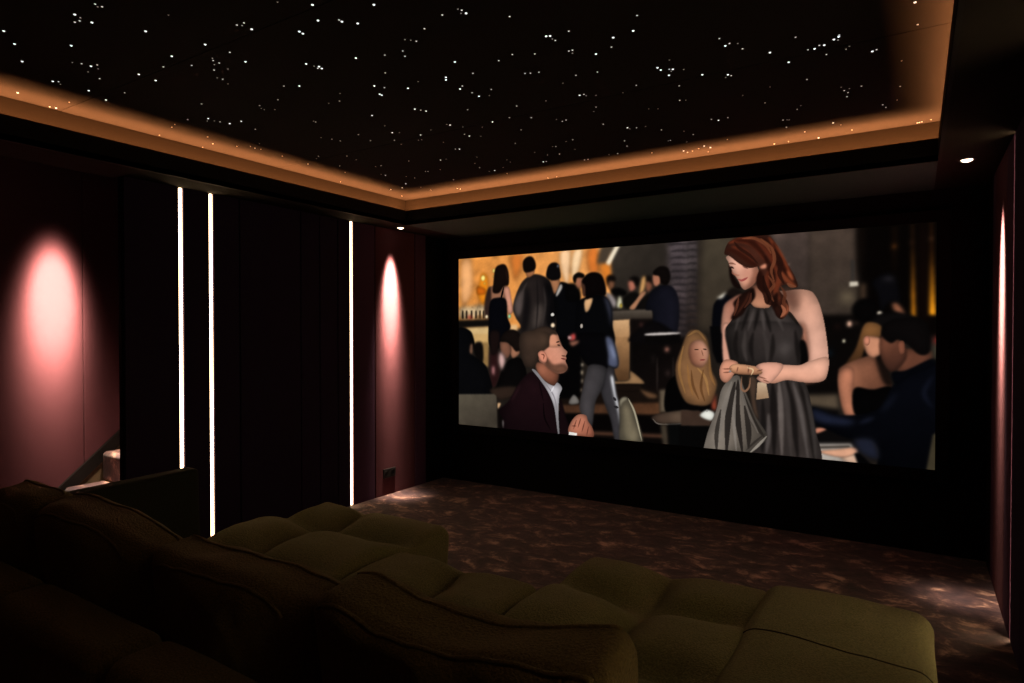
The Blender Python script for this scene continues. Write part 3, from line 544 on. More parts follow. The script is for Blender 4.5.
# ------------------------------------------------------------------ mesh helpers
class MB:
    def __init__(s): s.v, s.f, s.m = [], [], []
    def add(s, v, f, mi=0):
        o = len(s.v); s.v += [tuple(p) for p in v]; s.f += [tuple(i+o for i in q) for q in f]; s.m += [mi]*len(f)
    def box(s, x0, x1, y0, y1, z0, z1, mi=0):
        v = [(x,y,z) for z in (z0,z1) for y in (y0,y1) for x in (x0,x1)]
        s.add(v, [(0,2,3,1),(4,5,7,6),(0,1,5,4),(2,6,7,3),(0,4,6,2),(1,3,7,5)], mi)
    def bevel_box(s, x0, x1, y0, y1, z0, z1, b, mi=0):      # all edges softened by a chamfer
        v, f = rounded((x1-x0, y1-y0, z1-z0), b, 1, 1)
        c = ((x0+x1)/2, (y0+y1)/2, (z0+z1)/2)
        s.add([(p[0]+c[0], p[1]+c[1], p[2]+c[2]) for p in v], f, mi)
    def prism(s, pts, axis, a0, a1, mi=0):                  # polygon pts in the two other axes
        n = len(pts); v = []
        for a in (a0, a1):
            for p, q in pts: v.append({'x':(a,p,q),'y':(p,a,q),'z':(p,q,a)}[axis])
        f = [tuple(range(n-1,-1,-1)), tuple(range(n,2*n))]
        f += [(i,(i+1)%n,(i+1)%n+n,i+n) for i in range(n)]
        s.add(v, f, mi)
    def lathe(s, prof, cx, cy, cz, n=32, mi=0, cap=False):
        v = []; f = []
        for r, z in prof:
            for i in range(n):
                a = 2*math.pi*i/n; v.append((cx+r*math.cos(a), cy+r*math.sin(a), cz+z))
        for k in range(len(prof)-1):
            for i in range(n):
                j = (i+1)%n; f.append((k*n+i, k*n+j, (k+1)*n+j, (k+1)*n+i))
        if cap: f.append(tuple((len(prof)-1)*n+i for i in range(n)))
        s.add(v, f, mi)
    def build(s, name, mats, parent=None, smooth=False, origin=None):
        if not isinstance(mats, (list,tuple)): mats = [mats]
        o0 = Vector(origin) if origin else Vector((0,0,0))
        me = bpy.data.meshes.new(name); me.from_pydata([Vector(p)-o0 for p in s.v], [], s.f); me.update()
        for m in mats: me.materials.append(m)
        me.polygons.foreach_set('material_index', s.m)
        if smooth: me.polygons.foreach_set('use_smooth', [True]*len(me.polygons))
        o = bpy.data.objects.new(name, me); C.objects.link(o); o.location = o0
        if parent: set_parent(o, parent)
        import bmesh
        bm = bmesh.new(); bm.from_mesh(me); bmesh.ops.recalc_face_normals(bm, faces=bm.faces); bm.to_mesh(me); bm.free()
        return o
def set_parent(o, parent):
    o.parent = parent; o.matrix_parent_inverse = parent.matrix_basis.inverted()
def rounded(size, r, k, n):
    """closed box of the given size with edges rounded by r; k cuts in the edge, n cuts inside"""
    ax = []
    for s in size:
        h = s/2; rr = min(r, h*.98)
        e = [h-rr+rr*math.tan(i/k*math.pi/4) for i in range(k+1)]
        inner = [-(h-rr)+2*(h-rr)*i/n for i in range(1, n)]
        ax.append(([-q for q in reversed(e)] + inner + e, h, rr))
    V, F, key = [], [], {}
    def vid(p):
        c = [max(-(h-rr), min(h-rr, q)) for q, (_, h, rr) in zip(p, ax)]
        d = [q-w for q, w in zip(p, c)]; L = math.sqrt(sum(q*q for q in d))
        rr = ax[0][2]
        rr = min(a[2] for a in ax)
        q = [w+e/L*rr for w, e in zip(c, d)] if L > 1e-9 else list(p)
        kk = tuple(round(t, 6) for t in p)
        if kk not in key: key[kk] = len(V); V.append(tuple(q))
        return key[kk]
    for d in range(3):
        a, b = [(1,2),(2,0),(0,1)][d]; A, B = ax[a][0], ax[b][0]
        for sgn in (-1, 1):
            w = sgn*ax[d][1]
            for i in range(len(A)-1):
                for j in range(len(B)-1):
                    q = []
                    for s_, t_ in ((A[i],B[j]),(A[i+1],B[j]),(A[i+1],B[j+1]),(A[i],B[j+1])):
                        p = [0,0,0]; p[d] = w; p[a] = s_; p[b] = t_; q.append(vid(p))
                    F.append(tuple(q if sgn > 0 else reversed(q)))
    return V, F
def tag(o, label, cat, group=None, kind=None):
    o['label'] = label; o['category'] = cat
    if group: o['group'] = group
    if kind: o['kind'] = kind
    return o
def struct(o): o['kind'] = 'structure'; return o
def empty(name, loc):
    o = bpy.data.objects.new(name, None); C.objects.link(o); o.location = loc; o.empty_display_size = .1; return o

# ------------------------------------------------------------------ the shell
b = MB(); b.box(XO-.1, XR+.1, YB-.1, YF+.1, -.12, 0); struct(b.build('floor', M['carpet']))
b = MB(); b.box(XO-.1, XR+.1, YB-.1, YF+.1, ZC+.03, ZC+.15); struct(b.build('ceiling', M['lip']))

GAP = .004
def panels(xf, xb, s, edges, y0):
    """vertical fabric panels between the joints; xf front face, xb backing plane, s = +1 when the room lies towards +x"""
    mb = MB()
    for (ya, yb, mi) in edges:
        mb.bevel_box(min(xf, xb), max(xf, xb), ya+GAP, yb-GAP, 0.0, ZS, .005, mi)
    return mb
JOINTS = [(2.2162,0),(2.2352,'led'),(2.4166,0),(2.4356,'led'),(2.63,0),(3.133,0),(3.311,0),(3.49,0),(3.6240,0),(3.6450,'led'),(3.897,0),(4.403,0),(4.56,0),(4.82,0)]
def joint_panels(start):
    out = []; y = start
    for yy, k in JOINTS:
        if k == 'led': y = yy; continue
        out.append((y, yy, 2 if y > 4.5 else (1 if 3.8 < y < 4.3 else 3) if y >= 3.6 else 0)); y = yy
    return out
PAN = joint_panels(1.885)
b = panels(XL, XL-.025, 1, PAN, 1.885)
b.box(XL-.06, XL-.0255, 1.885, YF, 0, ZS, 2)
struct(b.build('wall_left', [M['navy'], M['mauve'], M['groove'], M['plum']]))
PANR = [(-2.2,-1.4,0),(-1.4,-.6,0),(-.6,.2,0),(.2,.90,0),(.922,1.885,0)] + PAN
PANR = [(a, c + (.018 if False else 0), m) for a, c, m in PANR]
b = panels(XR, XR+.025, -1, PANR, -2.2)
b.box(XR+.0255, XR+.10, YB, YF, 0, ZS, 2)
struct(b.build('wall_right', [M['navy'], M['mauve'], M['groove'], M['plum']]))
b = MB(); b.box(XO, XR+.1, YF, YF+.1, 0, ZC); struct(b.build('wall_front', M['black']))
b = MB(); b.box(XO, XR+.1, YB-.1, YB, 0, ZC); struct(b.build('wall_back', M['navy']))
# stairwell beyond the partition
b = MB()
for ya, yb in ((YB,.6),(.6,1.35),(1.35,2.064),(2.064,2.345),(2.345,3.2),(3.2,YF)):
    b.bevel_box(XO-.02, XO, ya+.0015, yb-.0015, 0, ZC+.03, .006, 0)
b.box(XO-.1, XO-.0205, YB, YF, 0, ZC+.03, 1)
struct(b.build('wall_outer', [M['mauve'], M['groove']]))

# soffit ring round the room: underside plate, upstand lip and the back of the light trough
b = MB(); B0 = .15
b.box(XL-.1, LIPL, YB, YF, ZS, ZS+.03); b.box(LIPR, XR+.1, YB, YF, ZS, ZS+.03)
b.box(LIPL, LIPR, LIPF, YF, ZS, ZS+.03, 1); b.box(LIPL, LIPR, YB, LIPB, ZS, ZS+.03)
struct(b.build('trim_1', [M['soffit'], M['soffit_screen_glow']]))
b = MB(); t = .015
b.box(LIPL-t, LIPL, LIPB-t, LIPF+t, ZS-.001, ZL); b.box(LIPR, LIPR+t, LIPB-t, LIPF+t, ZS-.001, ZL)
b.box(LIPL, LIPR, LIPF, LIPF+t, ZS-.001, ZL); b.box(LIPL, LIPR, LIPB-t, LIPB, ZS-.001, ZL)
struct(b.build('trim_2', M['lip']))
b = MB()
b.box(XL-.1, LIPL-B0, YB, YF, ZS+.03, ZC); b.box(LIPR+B0, XR+.1, YB, YF, ZS+.03, ZC)
b.box(LIPL-B0, LIPR+B0, LIPF+B0, YF, ZS+.03, ZC); b.box(LIPL-B0, LIPR+B0, YB, LIPB-B0, ZS+.03, ZC)
struct(b.build('trim_3', M['cove']))

# ------------------------------------------------------------------ star ceiling
sc = empty('star_ceiling', ((LIPL+LIPR)/2, (LIPF+LIPB)/2, ZC))
tag(sc, 'black star ceiling of fabric panels dotted with fibre optic lights, above the sofa', 'ceiling panel')
for ya, yb in ((LIPB-B0, .19), (.19, 1.53), (1.53, 2.87), (2.87, LIPF+B0)):
    p = MB(); p.bevel_box(LIPL-B0, LIPR+B0, ya+.001, yb-.001, ZC, ZC+.028, .002)
    p.build('ceiling_panel', M['star_ceiling'], sc)
RAD = {1:.0033, 2:.0041, 3:.0052}
def star_geo(mb, x, y, q):
    r = RAD[q]; mb.lathe([(r, 0), (r*.8, -r*.45), (r*.35, -r*.75)], x, y, ZC+.0005, 8, 0 if mb.single else q-1, True)
for i, (x, y, q) in enumerate(STARS[:100]):
    p = MB(); p.single = True; star_geo(p, x, y, q)
    p.build('star_light', M['star%d' % q], sc)
p = MB(); p.single = False
for x, y, q in STARS[100:]: star_geo(p, x, y, q)
o = p.build('star_lights', [M['star1'], M['star2'], M['star3']], sc); o['kind'] = 'stuff'

# light troughs behind the lip (hidden warm LED tape)
def area(name, loc, sx, sy, rot, power, col):
    l = bpy.data.lights.new(name, 'AREA'); l.shape = 'RECTANGLE'; l.size = sx; l.size_y = sy
    l.energy = power; l.color = col
    o = bpy.data.objects.new(name, l); C.objects.link(o); o.location = loc; o.rotation_euler = rot; return o
COVE = (1.0, .37, .12); CW = 36.0; zt = ZS+.045; off = .082
LY = LIPF-LIPB; LX = LIPR-LIPL
area('cove_tape_left', (LIPL-off, (LIPF+LIPB)/2, zt), .125, LY+.1, (R(180),0,0), CW*LY*.85, COVE)
area('cove_tape_right', (LIPR+off, (LIPF+LIPB)/2, zt), .125, LY+.1, (R(180),0,0), CW*LY*.5, COVE)
area('cove_tape_front', ((LIPL+LIPR)/2, LIPF+off, zt), LX+.1, .125, (R(180),0,0), CW*LX, COVE)
area('cove_tape_back', ((LIPL+LIPR)/2, LIPB-off, zt), LX+.1, .125, (R(180),0,0), CW*LX, COVE)

# ------------------------------------------------------------------ LED strips in the wall joints
def strip(x, y0, y1, s, label, group):
    r = empty('led_strip', (x, (y0+y1)/2, 0)); tag(r, label, 'light strip', group)
    p = MB(); p.bevel_box(min(x, x-s*.010), max(x, x-s*.010), y0+.0005, y1-.0005, .004, ZS-.004, .002); p.build('diffuser', M['strip'], r)
    p = MB(); xb = x-s*.0105
    p.box(min(xb, xb-s*.008), max(xb, xb-s*.008), y0, y1, .002, ZS-.002); p.build('channel', M['ring'], r)
G = 'vertical light strips in the left wall'
strip(XL-.004, 2.2162, 2.2352, 1, 'glowing vertical light strip nearest the stairs, left one of the close pair', G)
strip(XL-.004, 2.4166, 2.4356, 1, 'glowing vertical light strip of the close pair, the one towards the screen', G)
strip(XL-.004, 3.6240, 3.6450, 1, 'glowing vertical light strip standing alone beside the scalloped spot of light', G)
strip(XR+.013, 3.6240, 3.6450, -1, 'vertical light strip in the right wall seen edge on by the screen', 'vertical light strips in the right wall')
strip(XR+.013, 2.4166, 2.4356, -1, 'vertical light strip in the right wall beside the sofa, second from the screen', 'vertical light strips in the right wall')
strip(XR+.013, .90, .922, -1, 'vertical light strip in the right wall behind the sofa', 'vertical light strips in the right wall')
strip(XR+.013, 2.2162, 2.2352, -1, 'vertical light strip in the right wall beside the sofa, third from the screen', 'vertical light strips in the right wall')

# ------------------------------------------------------------------ downlights that graze the walls
def downlight(x, y, z, label, power, aim, size, col=(1.0,.72,.50), lobe=.07, group='recessed wall washing downlights'):
    r = empty('downlight', (x, y, z)); tag(r, label, 'downlight', group)
    p = MB(); p.lathe([(.026,-.001),(.030,-.004),(.039,-.004),(.041,.0),(.041,.006)], x, y, z, 40); p.build('trim_ring', M['ring'], r, True)
    p = MB(); p.lathe([(.0265,.004),(.0265,-.002),(.022,-.008),(.012,-.012),(.004,-.0135)], x, y, z, 32, 0, True); p.build('lens', M['lens'], r, True)
    l = bpy.data.lights.new('downlight_beam', 'SPOT'); l.energy = power; l.color = col
    l.spot_size = R(80); l.spot_blend = .3; l.shadow_soft_size = .012
    l.use_nodes = True; nt = l.node_tree; em = nt.nodes['Emission']      # narrow reflector: intensity falls to half at the beam angle
    d = Vector(aim).normalized()
    ge = nt.nodes.new('ShaderNodeNewGeometry'); dp = nt.nodes.new('ShaderNodeVectorMath'); dp.operation = 'DOT_PRODUCT'
    dp.inputs[1].default_value = d; nt.links.new(ge.outputs['Incoming'], dp.inputs[0])
    ab = nt.nodes.new('ShaderNodeMath'); ab.operation = 'ABSOLUTE'; nt.links.new(dp.outputs['Value'], ab.inputs[0])
    pw = nt.nodes.new('ShaderNodeMath'); pw.operation = 'POWER'; nt.links.new(ab.outputs[0], pw.inputs[0])
    pw.inputs[1].default_value = math.log(.5)/math.log(math.cos(R(size)))
    dn = nt.nodes.new('ShaderNodeVectorMath'); dn.operation = 'DOT_PRODUCT'      # weaker lobe straight down to the floor
    dn.inputs[1].default_value = Vector((-.01 if aim[0] > 0 else .01, 0, -1)).normalized(); nt.links.new(ge.outputs['Incoming'], dn.inputs[0])
    an = nt.nodes.new('ShaderNodeMath'); an.operation = 'ABSOLUTE'; nt.links.new(dn.outputs['Value'], an.inputs[0])
    pn = nt.nodes.new('ShaderNodeMath'); pn.operation = 'POWER'; nt.links.new(an.outputs[0], pn.inputs[0])
    pn.inputs[1].default_value = math.log(.5)/math.log(math.cos(R(3.2)))
    mu = nt.nodes.new('ShaderNodeMath'); mu.operation = 'MULTIPLY_ADD'; mu.inputs[1].default_value = lobe
    nt.links.new(pn.outputs[0], mu.inputs[0]); nt.links.new(pw.outputs[0], mu.inputs[2])
    nt.links.new(mu.outputs[0], em.inputs['Strength'])
    o = bpy.data.objects.new('downlight_beam', l); C.objects.link(o); o.location = (x, y, z-.02)
    o.rotation_euler = d.to_track_quat('-Z', 'Y').to_euler()
downlight(-3.730, 4.085, ZS, 'small recessed downlight over the left wall by the screen corner', 16500, (-.231, 0, -1), 4.8)
downlight(.219, 4.068, ZS, 'small recessed downlight over the right wall by the screen corner', 16500, (.272, 0, -1), 4.8, lobe=.03)
downlight(XO+.35, 1.885, ZC+.03, 'recessed downlight in the stairwell washing the mauve wall', 9500, (-.350, 0, -1), 5.0, lobe=0.0)

downlight(XO+.50, 2.20, ZC+.03, 'recessed downlight in the stairwell shining on the carpeted steps', 4200, (.0, -.03, -1), 7, lobe=0.0)

# ------------------------------------------------------------------ power socket
r = empty('power_socket', (XL, 4.06, .19)); tag(r, 'black double power socket low on the left wall near the screen corner', 'socket')
p = MB(); p.bevel_box(XL, XL+.010, 3.985, 4.135, .148, .228, .003); p.build('face_plate', M['socket'], r)
for yc in (4.023, 4.097):
    p = MB()
    n = 28; pts = [(yc+.022*math.cos(2*math.pi*i/n), .188+.022*math.sin(2*math.pi*i/n)) for i in range(n)]
    ptb = [(yc+.025*math.cos(2*math.pi*i/n), .188+.025*math.sin(2*math.pi*i/n)) for i in range(n)]
    v = [(XL+.0125, *q) for q in ptb]+[(XL+.0125, *q) for q in pts]+[(XL+.0105, *q) for q in pts]+[(XL+.0098, *q) for q in ptb]
    f = [(i,(i+1)%n,(i+1)%n+n,i+n) for i in range(n)]+[(i+n,(i+1)%n+n,(i+1)%n+2*n,i+2*n) for i in range(n)]+[tuple(range(2*n,3*n))]+[(i+3*n,(i+1)%n+3*n,(i+1)%n,i) for i in range(n)]
    p.add(v, f); so = p.build('socket', M['socket'], r)
    p = MB()
    for dy in (-.0095, .0095):
        q = [(yc+dy+.0028*math.cos(2*math.pi*i/10), .188+.0028*math.sin(2*math.pi*i/10)) for i in range(10)]
        p.prism(q, 'x', XL+.0100, XL+.0109)
    p.build('pin_hole', M['socket_hole'], so)

# ------------------------------------------------------------------ staircase behind the partition
st = empty('staircase', (XO+.4, 1.72, 0)); tag(st, 'carpeted staircase rising behind the dark partition on the far left', 'staircase')
RY, RZ = .235, .2
for i in range(7):
    y = 1.72+RY*i; z = .185+RZ*i
    v, f = rounded((.66, RY+.03, RZ), .028, 5, 6)
    p = MB(); p.add([(q[0]+XO+.025+.33, q[1]+y+(RY+.03)/2-.03, q[2]+z-RZ/2) for q in v], f)
    if i: p.box(XO+.03, XO+.68, y+.02, y+RY, 0, z-RZ+.01)
    p.build('step', M['carpet'], st, True)
zu = lambda y: .371+.8616*(y-1.888)
p = MB(); p.prism([(1.46, zu(1.46)), (3.3, zu(3.3)), (3.3, zu(3.3)-.10), (1.46, zu(1.46)-.10)], 'x', XO+.0005, XO+.022); p.build('skirting', M['skirting'], st)
p = MB(); p.prism([(1.46, 0), (1.46, max(.001, zu(1.46)-.1005)), (3.3, zu(3.3)-.1005), (3.3, zu(3.3)-.6), (2.6, 0)], 'x', XO+.0005, XO+.012); p.build('stringer', M['stringer'], st)

# ------------------------------------------------------------------ projection screen with the film
SX0, SX1, SZ0, SZ1, SY = -3.632, .108, .5395, 2.094, 4.776
W, H = 900, 374; K = W/1440.0
def to_lin(c):
    c = np.asarray(c, float)/255.0
    return np.where(c <= .04045, c/12.92, ((c+.055)/1.055)**2.4)
def spline(pts, n=7):
    P = np.array(pts, float); m = len(P); out = []
    for i in range(m):
        p0, p1, p2, p3 = P[i-1], P[i], P[(i+1) % m], P[(i+2) % m]
        for t in np.arange(n)/n:
            out.append(.5*((2*p1)+(-p0+p2)*t+(2*p0-5*p1+4*p2-p3)*t*t+(-p0+3*p1-3*p2+p3)*t**3))
    return np.array(out)
def ospline(pts, n=9):
    P = np.array(pts, float); P = np.vstack([2*P[0]-P[1], P, 2*P[-1]-P[-2]]); out = []
    for i in range(1, len(P)-2):
        p0, p1, p2, p3 = P[i-1:i+3]
        for t in np.arange(n)/n:
            out.append(.5*((2*p1)+(-p0+p2)*t+(2*p0-5*p1+4*p2-p3)*t*t+(-p0+3*p1-3*p2+p3)*t**3))
    out.append(P[-2]); return np.array(out)
def boxblur(a, r):
    for ax in (0, 1):
        for _ in range(3):
            p = np.pad(a, [(r+1, r) if k == ax else (0, 0) for k in range(2)], mode='edge')
            c = np.cumsum(p, ax); n = a.shape[ax]
            a = (np.take(c, range(2*r+1, 2*r+1+n), ax)-np.take(c, range(0, n), ax))/(2*r+1)
    return a
def cover(poly, x0, y0, w, h):
    s = 2; ys = y0+(np.arange(h*s)+.5)/s; xs = x0+(np.arange(w*s)+.5)/s
    cnt = np.zeros((h*s, w*s), np.int32)
    Q = np.roll(poly, -1, 0)
    for (ax, ay), (bx, by) in zip(poly, Q):
        if ay == by: continue
        rows = np.nonzero((ys >= min(ay, by)) & (ys < max(ay, by)))[0]
        if not len(rows): continue
        xi = ax+(ys[rows]-ay)*(bx-ax)/(by-ay)
        k = np.searchsorted(xs, xi)
        for r_, c_ in zip(rows, k):
            if c_ < w*s: cnt[r_, c_] += 1
    ins = (np.cumsum(cnt, 1) & 1).astype(float)
    return ins.reshape(h, s, w, s).mean((1, 3))
rng = np.random.default_rng(5)
NO = boxblur(rng.normal(size=(H, W)), 1); NO += 14*boxblur(rng.normal(size=(H, W)), 5); NO /= NO.std()
def film():
    img = np.zeros((H, W, 3))
    for op in PIC:
        P = np.array(op[1], float)*K
        if op[0] == 's':
            _, _, col, bl, wd, al = op
            cl = ospline(P); n = len(cl); d = np.gradient(cl, axis=0); d /= np.maximum(1e-6, np.linalg.norm(d, axis=1))[:, None]
            nr = np.stack([-d[:, 1], d[:, 0]], 1); ww = wd*K/2*np.sin(np.pi*np.clip(np.linspace(.08, .92, n), 0, 1))[:, None]
            poly = np.vstack([cl+nr*ww, (cl-nr*ww)[::-1]]); col2 = g = None; no = 0
        else:
            kind, _, col, bl, col2, g, no = op; al = 1
            poly = spline(P) if kind == 'p' else P
        r = 0 if bl <= 2 else max(1, int(round((bl-1)*.72))); pad = 3*r+2
        x0 = int(max(-40, np.floor(poly[:, 0].min())-pad)); x1 = int(min(W+40, np.ceil(poly[:, 0].max())+pad))
        y0 = int(max(-40, np.floor(poly[:, 1].min())-pad)); y1 = int(min(H+40, np.ceil(poly[:, 1].max())+pad))
        if x1 <= x0 or y1 <= y0: continue
        m = cover(poly, x0, y0, x1-x0, y1-y0)
        mb_ = boxblur(m, int(np.clip(min(m.shape)*.10, 2, 12))) if op[0] == 'p' else None
        if r: m = boxblur(m, r)
        a0, b0, a1, b1 = max(0, x0), max(0, y0), min(W, x1), min(H, y1)
        if a1 <= a0 or b1 <= b0: continue
        m = m[b0-y0:b1-y0, a0-x0:a1-x0, None]*al
        c = np.broadcast_to(np.array(col, float), (b1-b0, a1-a0, 3)).copy()
        if col2 is not None:
            (gx, gy), (hx, hy) = np.array(g, float)*K
            X, Y = np.meshgrid(np.arange(a0, a1), np.arange(b0, b1))
            t = np.clip(((X-gx)*(hx-gx)+(Y-gy)*(hy-gy))/max(1e-6, (hx-gx)**2+(hy-gy)**2), 0, 1)[..., None]
            c = c*(1-t)+np.array(col2, float)*t
        c = c*(1+max(no*.4, .02)*NO[b0:b1, a0:a1, None])
        if mb_ is not None: c = c*(.55+.5*mb_[b0-y0:b1-y0, a0-x0:a1-x0, None])
        img[b0:b1, a0:a1] = img[b0:b1, a0:a1]*(1-m)+c*m
    img = np.clip(img, 0, 255)/255; img = img*np.minimum(1, img.max(2, keepdims=True)/.80)**.40
    return to_lin(img*255)
def emission_mat():
    m = bpy.data.materials.new('film_light'); m.use_nodes = True; nt = m.node_tree; nt.nodes.clear()
    at = nt.nodes.new('ShaderNodeAttribute'); at.attribute_name = 'film'
    em = nt.nodes.new('ShaderNodeEmission'); out = nt.nodes.new('ShaderNodeOutputMaterial')
    em.inputs['Strength'].default_value = 1.0
    nt.links.new(at.outputs['Color'], em.inputs['Color']); nt.links.new(em.outputs[0], out.inputs['Surface']); return m
def film_mesh(parent):
    img = film()
    xs = SX0+(SX1-SX0)*np.linspace(0, 1, W); zs = SZ1+(SZ0-SZ1)*np.linspace(0, 1, H)
    X, Z = np.meshgrid(xs, zs); co = np.stack([X, np.full_like(X, SY), Z], -1).reshape(-1, 3)
    i = np.arange(H*W).reshape(H, W)
    q = np.stack([i[1:, :-1], i[1:, 1:], i[:-1, 1:], i[:-1, :-1]], -1).reshape(-1, 4)
    me = bpy.data.meshes.new('picture')
    me.vertices.add(len(co)); me.vertices.foreach_set('co', co.ravel())
    me.loops.add(q.size); me.loops.foreach_set('vertex_index', q.ravel())
    me.polygons.add(len(q)); me.polygons.foreach_set('loop_start', np.arange(len(q))*4)
    me.update(calc_edges=True)
    at = me.color_attributes.new('film', 'FLOAT_COLOR', 'POINT')
    at.data.foreach_set('color', np.concatenate([img.reshape(-1, 3), np.ones((H*W, 1))], 1).astype(np.float32).ravel())
    me.materials.append(emission_mat())
    o = bpy.data.objects.new('picture', me); C.objects.link(o); set_parent(o, parent); return o
scr = empty('projection_screen', ((SX0+SX1)/2, YF, SZ0))
tag(scr, 'wide projection screen on the dark front wall showing a film scene in a bar', 'screen')
pic = film_mesh(scr); pic['label'] = 'bright film picture of people in a bar'
p = MB(); bw = .075
p.bevel_box(SX0-bw, SX0, YF-.055, YF-.001, SZ0-bw, SZ1+bw, .004); p.bevel_box(SX1, SX1+bw, YF-.055, YF-.001, SZ0-bw, SZ1+bw, .004)
p.bevel_box(SX0-.002, SX1+.002, YF-.055, YF-.001, SZ0-bw, SZ0, .004); p.bevel_box(SX0-.002, SX1+.002, YF-.055, YF-.001, SZ1, SZ1+bw, .004)
p.build('frame', M['black'], scr)
p = MB(); p.box(SX0-.01, SX1+.01, SY+.004, YF-.001, SZ0-.01, SZ1+.01); p.build('backing', M['black'], scr)

# ------------------------------------------------------------------ sofa
def soft(p, amp, sc, seed):
    q = Vector((p[0]*sc+seed*7.1, p[1]*sc+seed*3.3, p[2]*sc)); n = mnoise.noise(q); return n*amp
def piping(name, verts, faces, path, rad, mat, parent):
    """thin cord laid on the upper surface of a cushion along a path seen from above"""
    from mathutils.bvhtree import BVHTree
    tree = BVHTree.FromPolygons([Vector(q) for q in verts], faces); P = []
    for x, y in path:
        h = tree.ray_cast(Vector((x, y, 3)), Vector((0, 0, -1)))[0]
        if h: P.append(h)
    mb = MB(); n = 8; v = []; fc = []
    for i, p in enumerate(P):
        t = (P[min(i+1, len(P)-1)]-P[max(i-1, 0)]).normalized(); a = t.cross(Vector((0, 1, .3))).normalized(); c = t.cross(a)
        for k in range(n): v.append(p+rad*(math.cos(2*math.pi*k/n)*a+math.sin(2*math.pi*k/n)*c))
    for i in range(len(P)-1):
        for k in range(n): fc.append((i*n+k, i*n+(k+1) % n, (i+1)*n+(k+1) % n, (i+1)*n+k))
    fc += [tuple(range(n)), tuple((len(P)-1)*n+k for k in range(n))]
    mb.add(v, fc); return mb.build(name, mat, parent, True)
def tuft_block(name, x0, x1, y0, y1, z0, z1, xs, ys, puff, r, parent, seed=0, mat='sofa', crown=0.0, sw=.20, rise=0.0):
    """upholstered block; xs, ys are the seam positions (ends included) between the puffed fields of its top"""
    v, f = rounded((x1-x0, y1-y0, z1-z0), r, 6, 44)
    c = Vector(((x0+x1)/2, (y0+y1)/2, (z0+z1)/2)); out = []
    def seam(t, L, wd):                                     # 0 on an inner seam, 1 away from it
        d = min([abs(t-a) for a in L[1:-1]] or [9]); return 1-(1-min(1, d/wd))**2.6
    for p in v:
        q = Vector(p)+c
        w = max(0, min(1, (q.z-(z1-r*1.15))/(r*1.15))); w = w*w*(3-2*w)
        ex = min(1, min(q.x-x0, x1-q.x)/.16); ey = min(1, min(q.y-y0, y1-q.y)/.16)
        sx = 1-(1-seam(q.x, xs, sw))*(.25+.75*max(0, ey)); sy = 1-(1-seam(q.y, ys, sw))*(.25+.75*max(0, ex))
        rs = max(0, min(1, (2.23-q.y)/.22))*max(0, min(1, (q.y-1.42)/.22)); puffy = rise*rs*rs*(3-2*rs)
        dome = (1-((q.x-c.x)/(x1-x0)*2)**4)
        q.z += w*(puff*(sx*sy-1) + crown*dome + puffy*sx)
        q.z += w*(soft(q, .007, 5.0, seed)+soft(q, .0035, 14.0, seed))
        s = 1-w
        q.x += s*soft(q, .008, 4, seed+3); q.y += s*soft(q, .008, 4, seed+5)
        out.append(q)
    mb = MB(); mb.add(out, f); o = mb.build(name, M[mat], parent, True)
    if name == 'armrest': piping('seam', out, f, [(x0+.012+(x1-x0-.016)*i/40, 2.085+.012*math.sin(i*.16)) for i in range(41)], .0030, M['seam'], o)
    return o
sofa = empty('sofa', (-1.4, 1.6, 0)); tag(sofa, 'large olive green tufted modular sofa with two long chaise ends facing the screen', 'sofa')
ST = .445
tuft_block('chaise_seat', -2.862, -1.952, .93, 2.515, .05, ST-.004, [-2.862,-2.54,-1.952], [.93,1.29,1.74,2.215,2.515], .092, .060, sofa, 1, rise=.02)
tuft_block('seat', -1.948, -1.206, .93, 2.125, .05, ST-.004, [-1.948,-1.575,-1.206], [.93,1.30,1.70,2.125], .08, .060, sofa, 2)
tuft_block('chaise_seat', -1.202, -.425, .93, 2.535, .05, ST-.004, [-1.202,-.835,-.425], [.93,1.29,1.75,2.225,2.535], .092, .060, sofa, 3, rise=.02)
tuft_block('armrest', -.476, .062, .93, 2.565, .05, ST+.010, [-.476,.062], [.93,2.08,2.565], .022, .06, sofa, 4, crown=.014, sw=.022)
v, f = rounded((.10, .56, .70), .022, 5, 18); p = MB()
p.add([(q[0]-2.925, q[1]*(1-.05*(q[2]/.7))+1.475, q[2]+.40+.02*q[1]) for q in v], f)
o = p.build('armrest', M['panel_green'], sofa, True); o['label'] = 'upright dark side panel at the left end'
for k, (a, c) in enumerate(((-2.98,-2.30),(-2.296,-1.63),(-1.626,-.95),(-.946,-.45))):
    v, f = rounded((c-a, .18, .57), .055, 5, 16); p = MB()
    p.add([(q[0]+(a+c)/2, q[1]+.818+soft(q, .006, 4, k), q[2]+.345) for q in v], f)
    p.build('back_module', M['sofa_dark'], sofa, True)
p = MB(); p.box(-2.82, -1.99, 0.99, 2.45, .0, .055); p.box(-1.99, -1.25, .99, 2.06, 0, .055); p.box(-1.25, .02, .99, 2.47, 0, .055); p.build('plinth', M['plinth'], sofa)

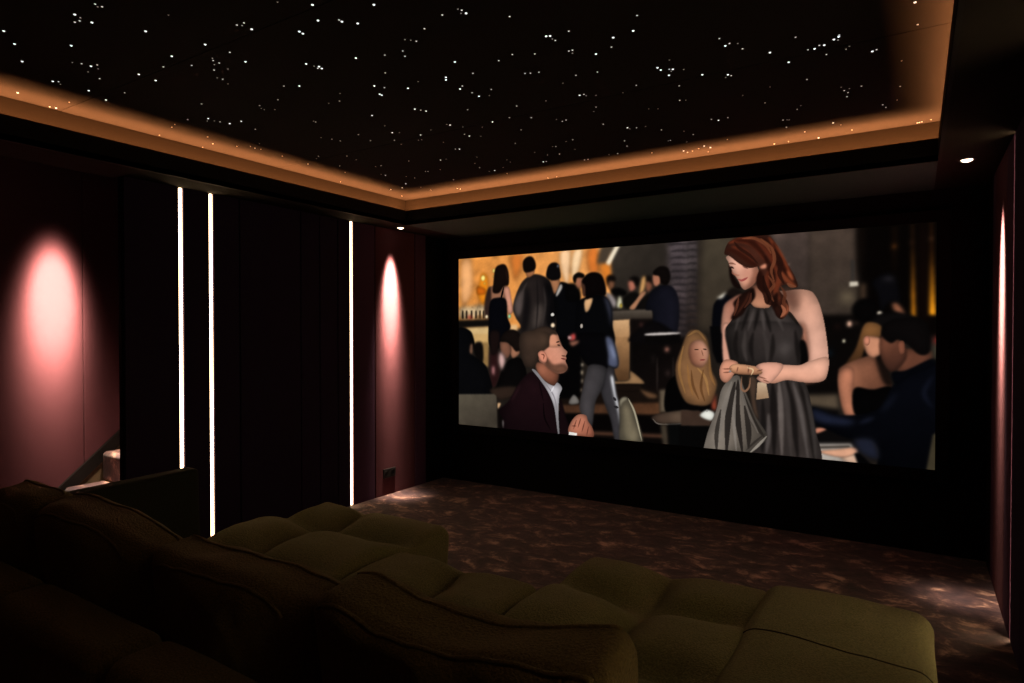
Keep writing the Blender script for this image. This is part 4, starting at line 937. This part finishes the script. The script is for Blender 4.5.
def back_cushion(x0, x1, yc, ztop, zbot, th, lean, seed, label, sagpts, edge=.06):
    w = x1-x0; h = ztop-zbot
    v, f = rounded((w, th, h), edge, 6, 34); out = []
    for q in v:
        q = Vector(q); u = q.x/(w/2); t = q.z/(h/2)
        bul = (1-u*u*.8)*(1-t*t*.55)
        q.y *= .72+.42*max(0, bul)
        tt = max(0, (t+.2)/1.2)
        sag = np.interp(u, [a for a, _ in sagpts], [b_ for _, b_ in sagpts])
        q.z += tt*sag + tt*(soft(q, .016, 5, seed)+soft(q, .007, 13, seed))
        q.y += soft(q, .016, 4, seed+2)+soft(q, .004, 18, seed+9)
        # piped seam round the top edge
        y = q.y*math.cos(lean)-q.z*math.sin(lean); z = q.y*math.sin(lean)+q.z*math.cos(lean)
        out.append((q.x+(x0+x1)/2, y+yc, z+(ztop+zbot)/2))
    mb = MB(); mb.add(out, f)
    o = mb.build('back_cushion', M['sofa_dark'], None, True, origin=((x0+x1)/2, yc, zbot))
    for dy in (-.062, .062):
        piping('piping', out, f, [(x0+.03+(w-.06)*i/44, yc-.035+dy) for i in range(45)], .005, M['sofa_dark'], o)
    tag(o, label, 'cushion', 'loose back cushions of the sofa'); return o
back_cushion(-3.00,-2.60, 1.05, .82, .475, .19, .10, 11, 'short olive back cushion at the far left end of the sofa back', [(-1,0),(1,-.01)])
back_cushion(-2.595,-1.855, 1.05, .82, .475, .20, .10, 12, 'olive back cushion second from the left, in front of the dark side panel', [(-1,.0),(-.4,.012),(.3,-.01),(1,-.05)])
back_cushion(-1.85,-1.155, 1.05, .815, .475, .20, .10, 13, 'olive back cushion third from the left along the sofa back', [(-1,-.02),(-.5,-.025),(.4,-.022),(1,-.03)])
back_cushion(-1.15,-.417, 1.05, .82, .475, .21, .10, 14, 'wide olive back cushion nearest the camera with its right end free', [(-1,.005),(-.75,.01),(-.4,-.025),(.1,-.015),(.6,.01),(1,.035)], .045)

# ------------------------------------------------------------------ camera and render look
cam = bpy.data.cameras.new('camera'); cam.sensor_width = 36; cam.lens = 634.4/1024*36; cam.clip_start = .02
co = bpy.data.objects.new('camera', cam); C.objects.link(co); co.location = (0, 0, 1.4)
co.rotation_euler = (R(90-.7688), 0, R(32.4624)); SC.camera = co
w = bpy.data.worlds.new('night'); SC.world = w; w.use_nodes = True
w.node_tree.nodes['Background'].inputs['Color'].default_value = (0, 0, 0, 1)
SC.view_settings.view_transform = 'Standard'; SC.view_settings.look = 'None'
SC.view_settings.exposure = 0.0; SC.view_settings.gamma = 1.0; SC.view_settings.use_curve_mapping = False
SC.cycles.use_denoising = True
SC.cycles.max_bounces = 6; SC.cycles.diffuse_bounces = 4
SC.cycles.caustics_reflective = False; SC.cycles.caustics_refractive = False
SC.cycles.sample_clamp_direct = 6.5; SC.cycles.sample_clamp_indirect = 4.0
